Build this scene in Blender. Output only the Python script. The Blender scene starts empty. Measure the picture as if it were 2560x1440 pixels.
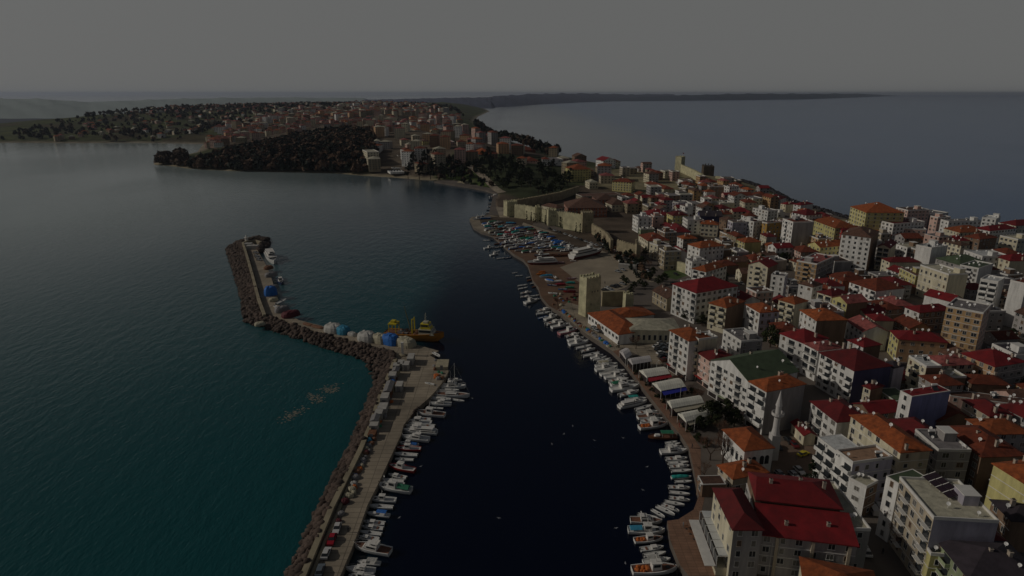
import bpy, bmesh, math, random
import numpy as np
from mathutils import Vector, Matrix
from mathutils.geometry import tessellate_polygon
R=math.radians
random.seed(7); rng=np.random.default_rng(7)
S=bpy.context.scene; COL=S.collection
# ------------------------------------------------------------------ camera
H=110.0; FPX=1604.0; PITCH=math.atan(487/FPX)
cd=bpy.data.cameras.new('Camera'); cam=bpy.data.objects.new('Camera',cd); COL.objects.link(cam)
cam.location=(0,0,H); cam.rotation_euler=(R(90)-PITCH,0,0)
cd.sensor_width=36; cd.lens=36*FPX/2560; cd.clip_start=1; cd.clip_end=120000
S.camera=cam
# ------------------------------------------------------------------ world and sun
ZEN=.55; GLOW=.35; VEIL=(8.6,8.7,8.55)
SUN_EL=R(29); SUN_AZ=R(-86)      # azimuth from +Y, negative to the left
w=bpy.data.worlds.new('World'); S.world=w; w.use_nodes=True
nt=w.node_tree; nt.nodes.clear()
out=nt.nodes.new('ShaderNodeOutputWorld'); bg=nt.nodes.new('ShaderNodeBackground')
sky=nt.nodes.new('ShaderNodeTexSky'); sky.sky_type='NISHITA'; sky.sun_disc=False
sky.sun_elevation=SUN_EL; sky.sun_rotation=SUN_AZ; sky.altitude=100; sky.air_density=1.0; sky.dust_density=4.0; sky.ozone_density=1.0
hs=nt.nodes.new('ShaderNodeHueSaturation'); hs.inputs['Saturation'].default_value=1.0; hs.inputs['Value'].default_value=ZEN
L=nt.links.new
tc=nt.nodes.new('ShaderNodeTexCoord'); sx=nt.nodes.new('ShaderNodeSeparateXYZ'); L(tc.outputs['Generated'],sx.inputs[0])
mp=nt.nodes.new('ShaderNodeMapping'); mp.inputs['Scale'].default_value=(1.0,1.0,4.0)
nz=nt.nodes.new('ShaderNodeTexNoise'); nz.inputs['Scale'].default_value=1.3; nz.inputs['Detail'].default_value=4
ad=nt.nodes.new('ShaderNodeMath'); ad.operation='MULTIPLY_ADD'; ad.inputs[1].default_value=-.22   # cloud edge is ragged
cr=nt.nodes.new('ShaderNodeMapRange'); cr.interpolation_type='SMOOTHSTEP'; cr.inputs[1].default_value=.01; cr.inputs[2].default_value=.2; cr.inputs[3].default_value=.93; cr.inputs[4].default_value=.12
mx=nt.nodes.new('ShaderNodeMix'); mx.data_type='RGBA'
dt=nt.nodes.new('ShaderNodeVectorMath'); dt.operation='DOT_PRODUCT'; dt.inputs[1].default_value=(math.sin(SUN_AZ)*math.cos(SUN_EL),math.cos(SUN_AZ)*math.cos(SUN_EL),math.sin(SUN_EL))
pw=nt.nodes.new('ShaderNodeMath'); pw.operation='POWER'; pw.inputs[1].default_value=3; mxx=nt.nodes.new('ShaderNodeMath'); mxx.operation='MAXIMUM'; mxx.inputs[1].default_value=0
gl=nt.nodes.new('ShaderNodeMath'); gl.operation='MULTIPLY_ADD'; gl.inputs[1].default_value=GLOW; gl.inputs[2].default_value=1
vc=nt.nodes.new('ShaderNodeVectorMath'); vc.operation='SCALE'; vc.inputs[0].default_value=VEIL
L(tc.outputs['Generated'],dt.inputs[0]); L(dt.outputs['Value'],mxx.inputs[0]); L(mxx.outputs[0],pw.inputs[0]); L(pw.outputs[0],gl.inputs[0]); L(gl.outputs[0],vc.inputs['Scale']); L(vc.outputs[0],mx.inputs['B'])
L(sky.outputs[0],hs.inputs['Color']); L(hs.outputs[0],mx.inputs['A'])
L(tc.outputs['Generated'],mp.inputs[0]); L(mp.outputs[0],nz.inputs['Vector']); L(nz.outputs[0],ad.inputs[0]); L(sx.outputs[2],ad.inputs[2]); L(ad.outputs[0],cr.inputs[0]); L(cr.outputs[0],mx.inputs['Factor'])
L(mx.outputs['Result'],bg.inputs[0]); bg.inputs[1].default_value=0.091
L(bg.outputs[0],out.inputs[0])
sd_=bpy.data.lights.new('Sun','SUN'); sd_.energy=5.0; sd_.angle=R(.8); sd_.color=(1,.93,.82)
sun=bpy.data.objects.new('Sun',sd_); COL.objects.link(sun)
ts=Vector((math.sin(SUN_AZ)*math.cos(SUN_EL),math.cos(SUN_AZ)*math.cos(SUN_EL),math.sin(SUN_EL)))
sun.rotation_euler=ts.to_track_quat('Z','Y').to_euler()
S.view_settings.view_transform='Standard'; S.view_settings.look='None'; S.view_settings.gamma=1
S.view_settings.exposure=-2.55
# ------------------------------------------------------------------ geometry helpers
cp,sp=math.cos(PITCH),math.sin(PITCH)
def G(px,py,z=0.0):
    u=(px-1280)/FPX; v=(py-720)/FPX; t=(H-z)/(sp+v*cp)
    return Vector((u*t,t*(cp-v*sp),z))
def P(p):                      # world -> photograph pixel
    d=Vector(p)-Vector((0,0,H)); zz=d.y*cp-d.z*sp; yy=d.y*sp+d.z*cp
    return (1280+FPX*d.x/zz,720-FPX*yy/zz)
class MB:
    def __init__(s): s.v=[];s.f=[];s.m=[]
    def add(s,vs,fs,mi=0):
        b=len(s.v); s.v.extend([tuple(p) for p in vs])
        for f in fs: s.f.append([b+i for i in f]); s.m.append(mi)
    def box(s,x0,x1,y0,y1,z0,z1,mi=0):
        s.add([(x0,y0,z0),(x1,y0,z0),(x1,y1,z0),(x0,y1,z0),(x0,y0,z1),(x1,y0,z1),(x1,y1,z1),(x0,y1,z1)],
              [(0,3,2,1),(4,5,6,7),(0,1,5,4),(1,2,6,5),(2,3,7,6),(3,0,4,7)],mi)
    def tube(s,a,b,r0,r1=None,n=6,mi=0,cap=True):
        a=Vector(a);b=Vector(b); r1=r0 if r1 is None else r1
        d=(b-a).normalized(); q=d.to_track_quat('Z','Y'); vs=[]
        for c,r in ((a,r0),(b,r1)):
            for k in range(n):
                t=2*math.pi*k/n; vs.append(c+q@Vector((r*math.cos(t),r*math.sin(t),0)))
        fs=[(k,(k+1)%n,n+(k+1)%n,n+k) for k in range(n)]
        if cap: fs+= [tuple(range(n,2*n)),tuple(reversed(range(n)))]
        s.add(vs,fs,mi)
    def loft(s,rings,mi=0,closed=True,cap=(True,True)):
        n=len(rings[0]); vs=[p for r in rings for p in r]; fs=[]
        for i in range(len(rings)-1):
            for k in range(n if closed else n-1):
                fs.append((i*n+k,i*n+(k+1)%n,(i+1)*n+(k+1)%n,(i+1)*n+k))
        if cap[0]: fs.append(tuple(reversed(range(n))))
        if cap[1]: fs.append(tuple(range((len(rings)-1)*n,len(rings)*n)))
        s.add(vs,fs,mi)
    def disc(s,c,nrm,r,n=10,mi=0,dish=0.0):
        c=Vector(c);q=Vector(nrm).to_track_quat('Z','Y')
        vs=[c+q@Vector((r*math.cos(2*math.pi*k/n),r*math.sin(2*math.pi*k/n),0)) for k in range(n)]+[c-q@Vector((0,0,dish))]
        s.add(vs,[(k,(k+1)%n,n) for k in range(n)],mi)
    def mesh(s,name,mats,smooth=False):
        me=bpy.data.meshes.new(name); me.from_pydata(s.v,[],s.f)
        for m in (mats if isinstance(mats,(list,tuple)) else [mats]): me.materials.append(m)
        if any(s.m): me.polygons.foreach_set('material_index',s.m)
        if smooth: me.polygons.foreach_set('use_smooth',[True]*len(s.f))
        me.update(); return me
    def build(s,name,mats,parent=None,smooth=False): return ob(name,s.mesh(name,mats,smooth),parent)
def ob(name,me,parent=None,loc=None,rz=None,sc=None):
    o=bpy.data.objects.new(name,me); COL.objects.link(o)
    if parent: o.parent=parent
    if loc is not None: o.location=loc
    if rz is not None: o.rotation_euler=(0,0,rz)
    if sc is not None: o.scale=sc if hasattr(sc,'__len__') else (sc,sc,sc)
    return o
def empty(name,loc,rz=0,sc=1.0):
    o=bpy.data.objects.new(name,None); COL.objects.link(o); o.location=loc; o.rotation_euler=(0,0,rz); o.scale=(sc,sc,sc); o.empty_display_size=.5
    return o
def struct(o,kind='structure'): o['kind']=kind; return o
def npmesh(name,V,F,mats,mi=None,smooth=False):
    V=np.asarray(V,dtype=np.float32);F=np.asarray(F,dtype=np.int32); k=F.shape[1]
    me=bpy.data.meshes.new(name); me.vertices.add(len(V)); me.vertices.foreach_set('co',V.ravel())
    me.loops.add(F.size); me.loops.foreach_set('vertex_index',F.ravel())
    me.polygons.add(len(F)); me.polygons.foreach_set('loop_start',np.arange(0,F.size,k,dtype=np.int32))
    for m in (mats if isinstance(mats,(list,tuple)) else [mats]): me.materials.append(m)
    if mi is not None: me.polygons.foreach_set('material_index',np.asarray(mi,dtype=np.int32))
    if smooth: me.polygons.foreach_set('use_smooth',np.ones(len(F),dtype=bool))
    me.update(calc_edges=True); return me
CHILD={}
def kids(o): return CHILD.get(o.name,[])
def copy_tree(o,parent=None):
    c=o.copy(); COL.objects.link(c)
    if parent: c.parent=parent
    for k in list(o.children): copy_tree(k,c)
    return c
# ------------------------------------------------------------------ labels
ITEMS=[]
def reg(o,desc,cat,group,pos=None,lmset=None):
    o['category']=cat
    if group: o['group']=group
    ITEMS.append(dict(o=o,desc=desc,pos=P(pos if pos is not None else o.location),lm=lmset,g=group))
def named(o,label,cat,group=None):
    o['label']=label; o['category']=cat
    if group: o['group']=group
    return o
ORD=['','','second ','third ','fourth ','fifth ','sixth ','seventh ','eighth ','ninth ','tenth ','eleventh ','twelfth ']
def ordn(k):
    if k<len(ORD): return ORD[k]
    return str(k)+('th ' if 10<k%100<14 else {1:'st ',2:'nd ',3:'rd '}.get(k%10,'th '))
LM={'the minaret':(1937,1120),'the harbour tower':(1475,740),'the market roof':(1530,800),
 'the big red hall':(1990,1290),'the solar panels':(2345,1220),'the brick-infill block':(2440,850),
 'the blue wall':(2320,1020),'the navy wall':(2180,970),'the yellow seafront block':(2150,560),
 'the castle corner':(1468,560),'the hilltop tower':(1705,420),'the green gable':(1850,920),
 'the blue awning':(1685,980),'the tall white block':(1985,600)}
def near_label(its):
    by={}; ref=lambda k:k
    for it in its: by.setdefault(it['desc'],[]).append(it)
    for d,l in by.items():
        for it in l:
            lm=it['lm'] or LM
            D={k:math.hypot(it['pos'][0]-v[0],it['pos'][1]-v[1]) for k,v in lm.items()}
            k=min(D,key=D.get)
            rk=1+sum(1 for j in l if j is not it and math.hypot(j['pos'][0]-lm[k][0],j['pos'][1]-lm[k][1])<D[k])
            it['o']['label']=f"{d}, {ordn(rk)}nearest to {k}" if len(l)>1 else (d if len(d.split())>8 else f"{d}, near {k}")
# ------------------------------------------------------------------ materials
MATS={}
def mat(name,col,rough=.8,var=.18,scale=.6,bump=0.0,bscale=None,streak=False,metal=0.0,rnd=0.0,spec=None,wave=None,slab_=None,wet=False):
    if name in MATS: return MATS[name]
    m=bpy.data.materials.new(name); m.use_nodes=True; n=m.node_tree; b=n.nodes['Principled BSDF']; MATS[name]=m
    b.inputs['Roughness'].default_value=rough; b.inputs['Metallic'].default_value=metal
    if spec is not None: b.inputs['Specular IOR Level'].default_value=spec
    tc=n.nodes.new('ShaderNodeTexCoord'); mp=n.nodes.new('ShaderNodeMapping')
    mp.inputs['Scale'].default_value=(1,1,.18) if streak else (1,1,1)
    nz=n.nodes.new('ShaderNodeTexNoise'); nz.inputs['Scale'].default_value=scale; nz.inputs['Detail'].default_value=6; nz.inputs['Roughness'].default_value=.65
    mr=n.nodes.new('ShaderNodeMapRange'); mr.inputs[1].default_value=.3; mr.inputs[2].default_value=.7
    mr.inputs[3].default_value=1-var; mr.inputs[4].default_value=1+var*.5
    mul=n.nodes.new('ShaderNodeMix'); mul.data_type='RGBA'; mul.blend_type='MULTIPLY'; mul.inputs['Factor'].default_value=1
    mul.inputs['A'].default_value=(*col,1)
    n.links.new(tc.outputs['Object'],mp.inputs[0]); n.links.new(mp.outputs[0],nz.inputs['Vector'])
    n.links.new(nz.outputs[0],mr.inputs[0]); n.links.new(mr.outputs[0],mul.inputs['B'])
    last=mul.outputs['Result']
    if wave:
        wv=n.nodes.new('ShaderNodeTexWave'); wv.inputs['Scale'].default_value=wave[0]; wv.bands_direction=wave[1]; wv.inputs['Distortion'].default_value=.6
        m2=n.nodes.new('ShaderNodeMapRange'); m2.inputs[3].default_value=wave[2]; m2.inputs[4].default_value=1.05
        mm=n.nodes.new('ShaderNodeMix'); mm.data_type='RGBA'; mm.blend_type='MULTIPLY'; mm.inputs['Factor'].default_value=1
        n.links.new(tc.outputs['Object'],wv.inputs['Vector']); n.links.new(wv.outputs['Fac'],m2.inputs[0])
        n.links.new(last,mm.inputs['A']); n.links.new(m2.outputs[0],mm.inputs['B']); last=mm.outputs['Result']
    if slab_:
        bk=n.nodes.new('ShaderNodeTexBrick'); bk.inputs['Scale'].default_value=slab_; bk.inputs['Mortar Size'].default_value=.012; bk.inputs['Color1'].default_value=(1,1,1,1); bk.inputs['Color2'].default_value=(.86,.86,.86,1); bk.inputs['Mortar'].default_value=(.5,.5,.5,1); bk.offset=0
        mq_=n.nodes.new('ShaderNodeMix'); mq_.data_type='RGBA'; mq_.blend_type='MULTIPLY'; mq_.inputs['Factor'].default_value=1
        n.links.new(tc.outputs['Object'],bk.inputs['Vector']); n.links.new(last,mq_.inputs['A']); n.links.new(bk.outputs['Color'],mq_.inputs['B']); last=mq_.outputs['Result']
    if wet:
        sz=n.nodes.new('ShaderNodeSeparateXYZ'); mz=n.nodes.new('ShaderNodeMapRange'); mz.inputs[1].default_value=.2; mz.inputs[2].default_value=1.1; mz.inputs[3].default_value=.35; mz.inputs[4].default_value=1
        mw=n.nodes.new('ShaderNodeMix'); mw.data_type='RGBA'; mw.blend_type='MULTIPLY'; mw.inputs['Factor'].default_value=1
        n.links.new(tc.outputs['Object'],sz.inputs[0]); n.links.new(sz.outputs[2],mz.inputs[0]); n.links.new(last,mw.inputs['A']); n.links.new(mz.outputs[0],mw.inputs['B']); last=mw.outputs['Result']
    if rnd:
        oi=n.nodes.new('ShaderNodeObjectInfo'); h=n.nodes.new('ShaderNodeHueSaturation')
        mr3=n.nodes.new('ShaderNodeMapRange'); mr3.inputs[3].default_value=1-rnd; mr3.inputs[4].default_value=1+rnd*.6
        n.links.new(oi.outputs['Random'],mr3.inputs[0]); n.links.new(mr3.outputs[0],h.inputs['Value']); n.links.new(last,h.inputs['Color']); last=h.outputs[0]
    n.links.new(last,b.inputs['Base Color'])
    if bump:
        nb=n.nodes.new('ShaderNodeTexNoise'); nb.inputs['Scale'].default_value=bscale or scale*4; nb.inputs['Detail'].default_value=4
        bp=n.nodes.new('ShaderNodeBump'); bp.inputs['Strength'].default_value=bump; bp.inputs['Distance'].default_value=.2
        n.links.new(tc.outputs['Object'],nb.inputs['Vector']); n.links.new(nb.outputs[0],bp.inputs['Height']); n.links.new(bp.outputs[0],b.inputs['Normal'])
    return m
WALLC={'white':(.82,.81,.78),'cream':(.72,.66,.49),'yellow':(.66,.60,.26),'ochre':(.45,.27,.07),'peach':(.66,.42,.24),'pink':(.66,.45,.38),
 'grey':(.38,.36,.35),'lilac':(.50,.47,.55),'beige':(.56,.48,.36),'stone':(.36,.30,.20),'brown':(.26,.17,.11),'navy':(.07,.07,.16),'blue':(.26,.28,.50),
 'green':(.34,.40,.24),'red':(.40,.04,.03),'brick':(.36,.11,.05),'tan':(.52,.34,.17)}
def wall(c): return mat('wall_'+c,WALLC[c],.88,.34,.45,.25,3,streak=True,rnd=.14)
ROOFC={'orange':(.37,.090,.022),'rust':(.21,.042,.015),'red':(.22,.009,.012),'maroon':(.15,.008,.009),'brown':(.15,.075,.05),'pinkred':(.33,.09,.08),
 'green':(.085,.12,.065),'grey':(.24,.22,.22),'white':(.66,.67,.66),'dark':(.045,.035,.045),'cream':(.50,.47,.36),'terrace':(.36,.22,.14)}
def roofm(c):
    if c in('orange','rust','brown','pinkred'): return mat('tile_'+c,ROOFC[c],.9,.55,.6,.5,5,rnd=.25,wave=(1.2,'X',.86))
    if c in('red','maroon','green'): return mat('sheet_'+c,ROOFC[c],.75,.38,.35,.15,2,rnd=.16,wave=(.9,'Y',.9))
    return mat('flatroof_'+c,ROOFC[c],.9,.42,.5,.2,3,rnd=.2)
M_glass=mat('window_glass',(.035,.04,.045),.12,.3,.5)
M_curt=mat('window_curtained',(.20,.19,.17),.3,.5,1.5)
M_shut=mat('window_shutter',(.13,.08,.05),.6,.4,1.5)
M_frame=mat('window_frame',(.62,.61,.58),.6,.1)
M_dish=mat('dish_paint',(.85,.84,.82),.5,.1)
M_trim=mat('white_trim',(.74,.72,.68),.7,.12)
M_dark=mat('dark_metal',(.05,.05,.05),.6,.2)
M_brickchim=mat('chimney_render',(.50,.42,.34),.9,.25)
# ------------------------------------------------------------------ coast and terrain
coast_px=[(1760,1700),(1722,1440),(1700,1412),(1676,1352),(1668,1302),(1696,1298),(1734,1274),(1747,1240),(1738,1190),(1722,1118),(1704,1090),(1682,1064),
 (1655,1030),(1620,985),(1590,945),(1560,905),(1530,876),(1500,856),(1468,836),(1440,815),(1412,792),(1392,776),(1372,764),(1352,740),(1346,718),(1332,700),(1326,680),
 (1320,662),(1308,648),(1286,636),(1262,616),(1245,600),(1232,588),(1204,580),(1184,568),(1174,548),(1180,542),(1206,541),(1222,534),(1228,510),(1232,492),(1238,483),(1215,475),
 (1180,468),(1140,462),(1085,453),(1015,447),(960,443),(905,440),(840,434),(700,431),(600,429),(510,425),(460,421),(430,416),(385,413),(378,410),(395,402),(440,392),(490,380),
 (505,360),(330,357),(200,358),(60,357),(-100,357),(-500,358),(-500,328),(0,320),(200,312),(330,306),(500,292),(640,284),(850,276),(1000,272),(1195,264),(1225,278),(1196,292),(1188,304),(1205,320),(1246,334),(1268,350),(1306,362),(1345,372),(1392,386),(1440,396),
 (1500,408),(1545,416),(1600,424),(1660,430),(1720,434),(1790,440),(1850,450),(1920,472),(1975,503),(2050,524),(2125,547),(2230,572),(2400,610),(2620,660),(3300,800),(3600,1700)]
coast=[G(x,y,0) for x,y in coast_px]
CX=np.array([p.x for p in coast]);CY=np.array([p.y for p in coast])
def sdist(X,Y,CX=CX,CY=CY):
    X=np.asarray(X,float);Y=np.asarray(Y,float); d=np.full(X.shape,1e18); ins=np.zeros(X.shape,bool); n=len(CX)
    for i in range(n):
        x0,y0,x1,y1=CX[i],CY[i],CX[(i+1)%n],CY[(i+1)%n]; dx,dy=x1-x0,y1-y0
        t=np.clip(((X-x0)*dx+(Y-y0)*dy)/(dx*dx+dy*dy+1e-9),0,1)
        d=np.minimum(d,(X-x0-t*dx)**2+(Y-y0-t*dy)**2)
        c=((y0>Y)!=(y1>Y)); xi=x0+(Y-y0)*dx/np.where(dy==0,1e-9,dy); ins^=(c&(X<xi))
    return np.where(ins,1,-1)*np.sqrt(d)
ctl=[(1600,700,2),(2000,800,2),(2400,700,2),(1900,600,2),(2300,600,2),(1400,560,2),(2550,660,2),(2000,1100,2),(1300,530,2),(1700,560,2),(1800,500,3),(2000,540,2),(1560,500,4),(1450,500,3),(1650,460,6),(1560,445,7),
 (1700,440,8),(1400,455,7),(1330,450,9),(1260,455,9),(1200,440,12),(1120,430,12),(1450,415,8),(1350,395,14),(1250,385,20),(1150,365,28),(1050,400,14),(1000,375,28),(950,410,10),(900,335,36),(800,312,42),(700,302,42),
 (1050,325,40),(1150,305,34),(950,284,54),(850,262,62),(700,266,56),(1100,277,50),(1180,290,38),(1010,268,52),(480,400,9),(560,378,16),(700,362,19),(850,348,26),(520,345,10),(600,320,24),(650,340,18),
 (500,335,14),(400,335,12),(300,330,14),(200,335,12),(100,335,10),(0,338,10),(-200,338,10),(330,285,44),(430,275,50),(560,268,54),(200,303,28),(100,313,20),(0,322,15),(-200,330,10),(1215,330,16),(1150,345,20)]
CT=np.array([[*G(x,y,z)[:2],z] for x,y,z in ctl])
def terr(X,Y,sd=None):
    X=np.asarray(X,float);Y=np.asarray(Y,float)
    if sd is None: sd=sdist(X,Y)
    num=np.zeros(X.shape);den=np.zeros(X.shape)
    for cx,cy,cz in CT:
        wgt=1/(((X-cx)**2+(Y-cy)**2)/(1+ (cx*cx+cy*cy)*.00001)+40)**1.6; num+=wgt*cz; den+=wgt
    h=num/den; D=np.hypot(X,Y)
    hill=np.maximum(h-2,0)*np.clip(sd/np.clip(D*.06,15,90),0,1)*np.clip((D-430)/350,0,1)
    und=(np.sin(X*.013+1)*np.cos(Y*.009)+.6*np.sin(X*.031+Y*.023))*np.clip((D-1100)/900,0,1)*2.2*np.clip(sd/60,0,1)
    return 2.0+hill+und
def th(x,y): return float(terr(np.array([x]),np.array([y]))[0])
# region polygons (for ground cover), photograph pixels of flat ground
def poly(pts,z=2): 
    q=[G(p[0],p[1],p[2] if len(p)>2 else z) for p in pts]; return np.array([p.x for p in q]),np.array([p.y for p in q])
na,nd=460,430
az=np.linspace(R(-47),R(56),na); dd=np.concatenate([np.geomspace(110,1200,200),np.geomspace(1206,7000,nd-200)])
A,D=np.meshgrid(az,dd); X=D*np.sin(A);Y=D*np.cos(A)
sdv=sdist(X.ravel(),Y.ravel()).reshape(X.shape); Z=terr(X.ravel(),Y.ravel(),sdv.ravel()).reshape(X.shape)
nearq=(D<820)
slope=np.where(nearq,np.where(sdv>4,1.9,-6),np.where(sdv>0,np.minimum(Z,-.4+sdv*.16),-.4+sdv*.16))
bl=np.clip((D-600)/200,0,1); slope=np.where(nearq&(sdv>4),np.maximum(1.9,Z-.08),slope)
slope=np.maximum(slope,-8)
V=np.stack([X,Y,slope],-1).reshape(-1,3)
ii,jj=np.meshgrid(np.arange(nd-1),np.arange(na-1),indexing='ij'); a=(ii*na+jj).ravel()
F=np.stack([a,a+1,a+na+1,a+na],-1); keep=(sdv.ravel()[F].max(1)>-25); F=F[keep]
used=np.zeros(len(V),bool); used[F.ravel()]=True; remap=np.cumsum(used)-1; Vu=V[used]; F=remap[F]
def inpoly(pts,z=2,X=None,Y=None):
    cx,cy=poly(pts,z); return sdist(X,Y,cx,cy)
xs,ys=Vu[:,0],Vu[:,1]; DD=np.hypot(xs,ys); sdu=sdv.ravel()[used]
colr=np.tile(np.array([.13,.10,.075]),(len(Vu),1))
def paint(mask,c): 
    m=np.clip(mask,0,1)[:,None]; colr[:]=colr*(1-m)+np.array(c)*m
nse=np.sin(xs*.02+1.3*np.sin(ys*.013))*np.cos(ys*.017+1.1*np.sin(xs*.011))
paint((DD>760)*1.0,(.075,.085,.038))
paint(((DD>1500)&(nse>.25))*.8,(.10,.115,.045)); paint(((DD>1500)&(nse<-.45))*.7,(.09,.07,.045))
for pts,z,c in [([(880,440),(930,400),(920,360),(500,350),(560,330),(700,300),(1000,280),(1180,320),(1200,350),(1400,380),(1560,420),(1560,440),(1430,425),(1150,408),(1000,440)],20,(.15,.12,.09)),
                ([(1500,440),(1560,425),(1790,440),(1860,452),(1980,505),(2200,560),(1900,560),(1650,490),(1500,470)],5,(.30,.26,.16)),
                ([(1060,450),(1150,400),(1250,475),(1235,482)],6,(.07,.10,.03)),([(1250,470),(1180,400),(1430,400),(1440,480),(1330,500)],8,(.05,.06,.03))]:
    paint(np.clip(inpoly(pts,z,xs,ys)/12+.5,0,1),c)
paint(np.clip(1.2-np.abs(sdu-6)/9,0,1)*((DD>800)&(DD<1250)),(.42,.36,.25))
paint(np.clip(1.2-np.abs(sdu-4)/16,0,1)*((DD>1250)),(.30,.26,.20))
M_ground=bpy.data.materials.new('ground_cover'); M_ground.use_nodes=True
n=M_ground.node_tree; b=n.nodes['Principled BSDF']; b.inputs['Roughness'].default_value=.95; b.inputs['Specular IOR Level'].default_value=.1
at=n.nodes.new('ShaderNodeAttribute'); at.attribute_name='cover'
tcg=n.nodes.new('ShaderNodeTexCoord'); n1=n.nodes.new('ShaderNodeTexNoise'); n1.inputs['Scale'].default_value=.035; n1.inputs['Detail'].default_value=10; n1.inputs['Roughness'].default_value=.7
mr=n.nodes.new('ShaderNodeMapRange'); mr.inputs[1].default_value=.3; mr.inputs[2].default_value=.7; mr.inputs[3].default_value=.45; mr.inputs[4].default_value=1.35
mm=n.nodes.new('ShaderNodeMix'); mm.data_type='RGBA'; mm.blend_type='MULTIPLY'; mm.inputs['Factor'].default_value=1
n.links.new(tcg.outputs['Object'],n1.inputs['Vector']); n.links.new(n1.outputs[0],mr.inputs[0]); n.links.new(at.outputs['Color'],mm.inputs['A']); n.links.new(mr.outputs[0],mm.inputs['B']); n.links.new(mm.outputs['Result'],b.inputs['Base Color'])
gm=npmesh('ground',Vu,F,M_ground,smooth=True)
ca=gm.color_attributes.new('cover','FLOAT_COLOR','POINT'); ca.data.foreach_set('color',np.concatenate([colr,np.ones((len(colr),1))],1).astype(np.float32).ravel())
struct(ob('ground',gm))
# flat sheets / slabs
def slab(name,pts,z,thick,m,px=True,zp=None):
    P3=[G(x,y,z if zp is None else zp) for x,y in pts] if px else [Vector((x,y,z)) for x,y in pts]
    P3=[Vector((p.x,p.y,z)) for p in P3]
    area=sum(P3[i].x*P3[(i+1)%len(P3)].y-P3[(i+1)%len(P3)].x*P3[i].y for i in range(len(P3)))
    if area<0: P3.reverse()
    tri=tessellate_polygon([P3]); mb=MB(); n=len(P3)
    top=[]
    for t in tri:
        a,b_,c=[P3[i] for i in t]
        if (b_-a).cross(c-a).z<0: t=(t[0],t[2],t[1])
        top.append(tuple(t))
    vs=P3+[Vector((p.x,p.y,z-thick)) for p in P3]; fs=top
    if thick>0: fs=fs+[(i,i+n,(i+1)%n+n,(i+1)%n) for i in range(n)]
    mb.add(vs,fs); return mb.build(name,m)
M_asph=mat('asphalt',(.15,.125,.105),.92,.35,.06,.2,2)
M_quay=mat('quay_concrete',(.40,.335,.25),.9,.45,.07,.2,2,slab_=.11)
M_quaydk=mat('quay_apron',(.30,.25,.185),.9,.4,.08,.2,2)
M_prom=mat('promenade_paving',(.30,.17,.11),.9,.3,.3,.2,3,slab_=.25)
M_soil=mat('yard_soil',(.17,.095,.055),.95,.4,.08,.4,2)
M_sand=mat('yard_gravel',(.36,.30,.22),.95,.3,.06,.3,2)
M_grass=mat('grass_blades',(.06,.10,.02),.95,.4,.3,.5,4)
M_grassd=mat('rough_grass',(.045,.055,.02),.95,.5,.2,.5,3)
near=coast_px[:46]
slab('town_ground',near+[(1238,440),(1500,455),(1790,447),(1920,476),(1975,506),(2125,550),(2400,615),(2620,665),(3300,800),(3600,1700)],2.0,7,M_asph).__setitem__('kind','structure')
def sheet(name,pts,lvl,m): return struct(slab(name,pts,2.0+lvl,0,m))
# waterfront strip, promenade, yard, roads
sheet('promenade',[(1722,1440),(1700,1412),(1676,1352),(1668,1302),(1696,1298),(1734,1274),(1747,1240),(1738,1190),(1722,1118),(1704,1090),(1682,1064),(1655,1030),(1620,985),(1590,945),(1560,905),(1532,878),
   (1546,872),(1575,897),(1603,930),(1640,975),(1672,1016),(1704,1056),(1735,1095),(1752,1120),(1752,1190),(1762,1240),(1752,1290),(1775,1360),(1800,1440)],.03,M_prom)
sheet('quay_road',[(1532,878),(1500,856),(1468,836),(1440,815),(1412,792),(1392,776),(1420,755),(1452,765),(1470,790),(1548,838),(1575,848),(1640,848),(1690,850),(1690,880),(1640,890),(1700,950),(1790,1040),(1880,1075),(1870,1100),(1780,1065),(1700,985),(1650,935),(1600,890),(1560,870)],.04,M_quay)
sheet('boatyard_ground',[(1412,792),(1392,776),(1372,764),(1352,740),(1346,718),(1332,700),(1326,680),(1320,662),(1308,648),(1286,636),(1262,616),(1245,600),(1232,588),(1300,570),(1380,600),(1450,640),(1520,660),(1500,700),(1452,740),(1450,768)],.03,M_soil)
sheet('yard_gravel',[(1480,640),(1545,648),(1620,680),(1600,700),(1560,720),(1505,738),(1440,700),(1400,668)],.05,M_sand)
sheet('quay_apron',[(1232,588),(1204,580),(1184,568),(1174,548),(1180,542),(1206,541),(1228,538),(1262,545),(1300,560),(1260,575)],.05,M_quaydk)
def road(name,pts,wd,m,lvl=.08,z=2,terrain=False):
    q=[G(x,y,z if not terrain else terrain) for x,y in pts]; P2=[]
    for i in range(len(q)-1):
        k=max(1,int((q[i+1]-q[i]).length/15))
        for j in range(k): P2.append(q[i].lerp(q[i+1],j/k))
    P2.append(q[-1]); mb=MB(); vs=[]
    for i,p in enumerate(P2):
        d=(P2[min(i+1,len(P2)-1)]-P2[max(i-1,0)]).normalized(); nn=Vector((-d.y,d.x,0))*wd/2
        for s in (1,-1):
            q_=p+nn*s; z_=(th(q_.x,q_.y)+.25) if terrain else 2+lvl
            vs.append((q_.x,q_.y,z_))
    mb.add(vs,[(2*i,2*i+1,2*i+3,2*i+2) for i in range(len(P2)-1)])
    return struct(mb.build(name,m))
road('coast_road',[(1258,478),(1256,500),(1252,520),(1262,545),(1310,562),(1380,585),(1440,608),(1500,632),(1560,655),(1610,682),(1640,705)],9,M_quay)
road('beach_road',[(1256,476),(1215,450),(1170,428),(1130,415)],9,M_quay,terrain=6)
road('street',[(2110,1205),(2150,1270),(2200,1350),(2262,1460)],9,M_asph,.06)
sheet('town_square',[(1935,1110),(2000,1088),(2045,1100),(2080,1180),(2060,1215),(1960,1215),(1930,1180)],.05,mat('square_paving',(.19,.13,.095),.9,.25,.2))
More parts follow.
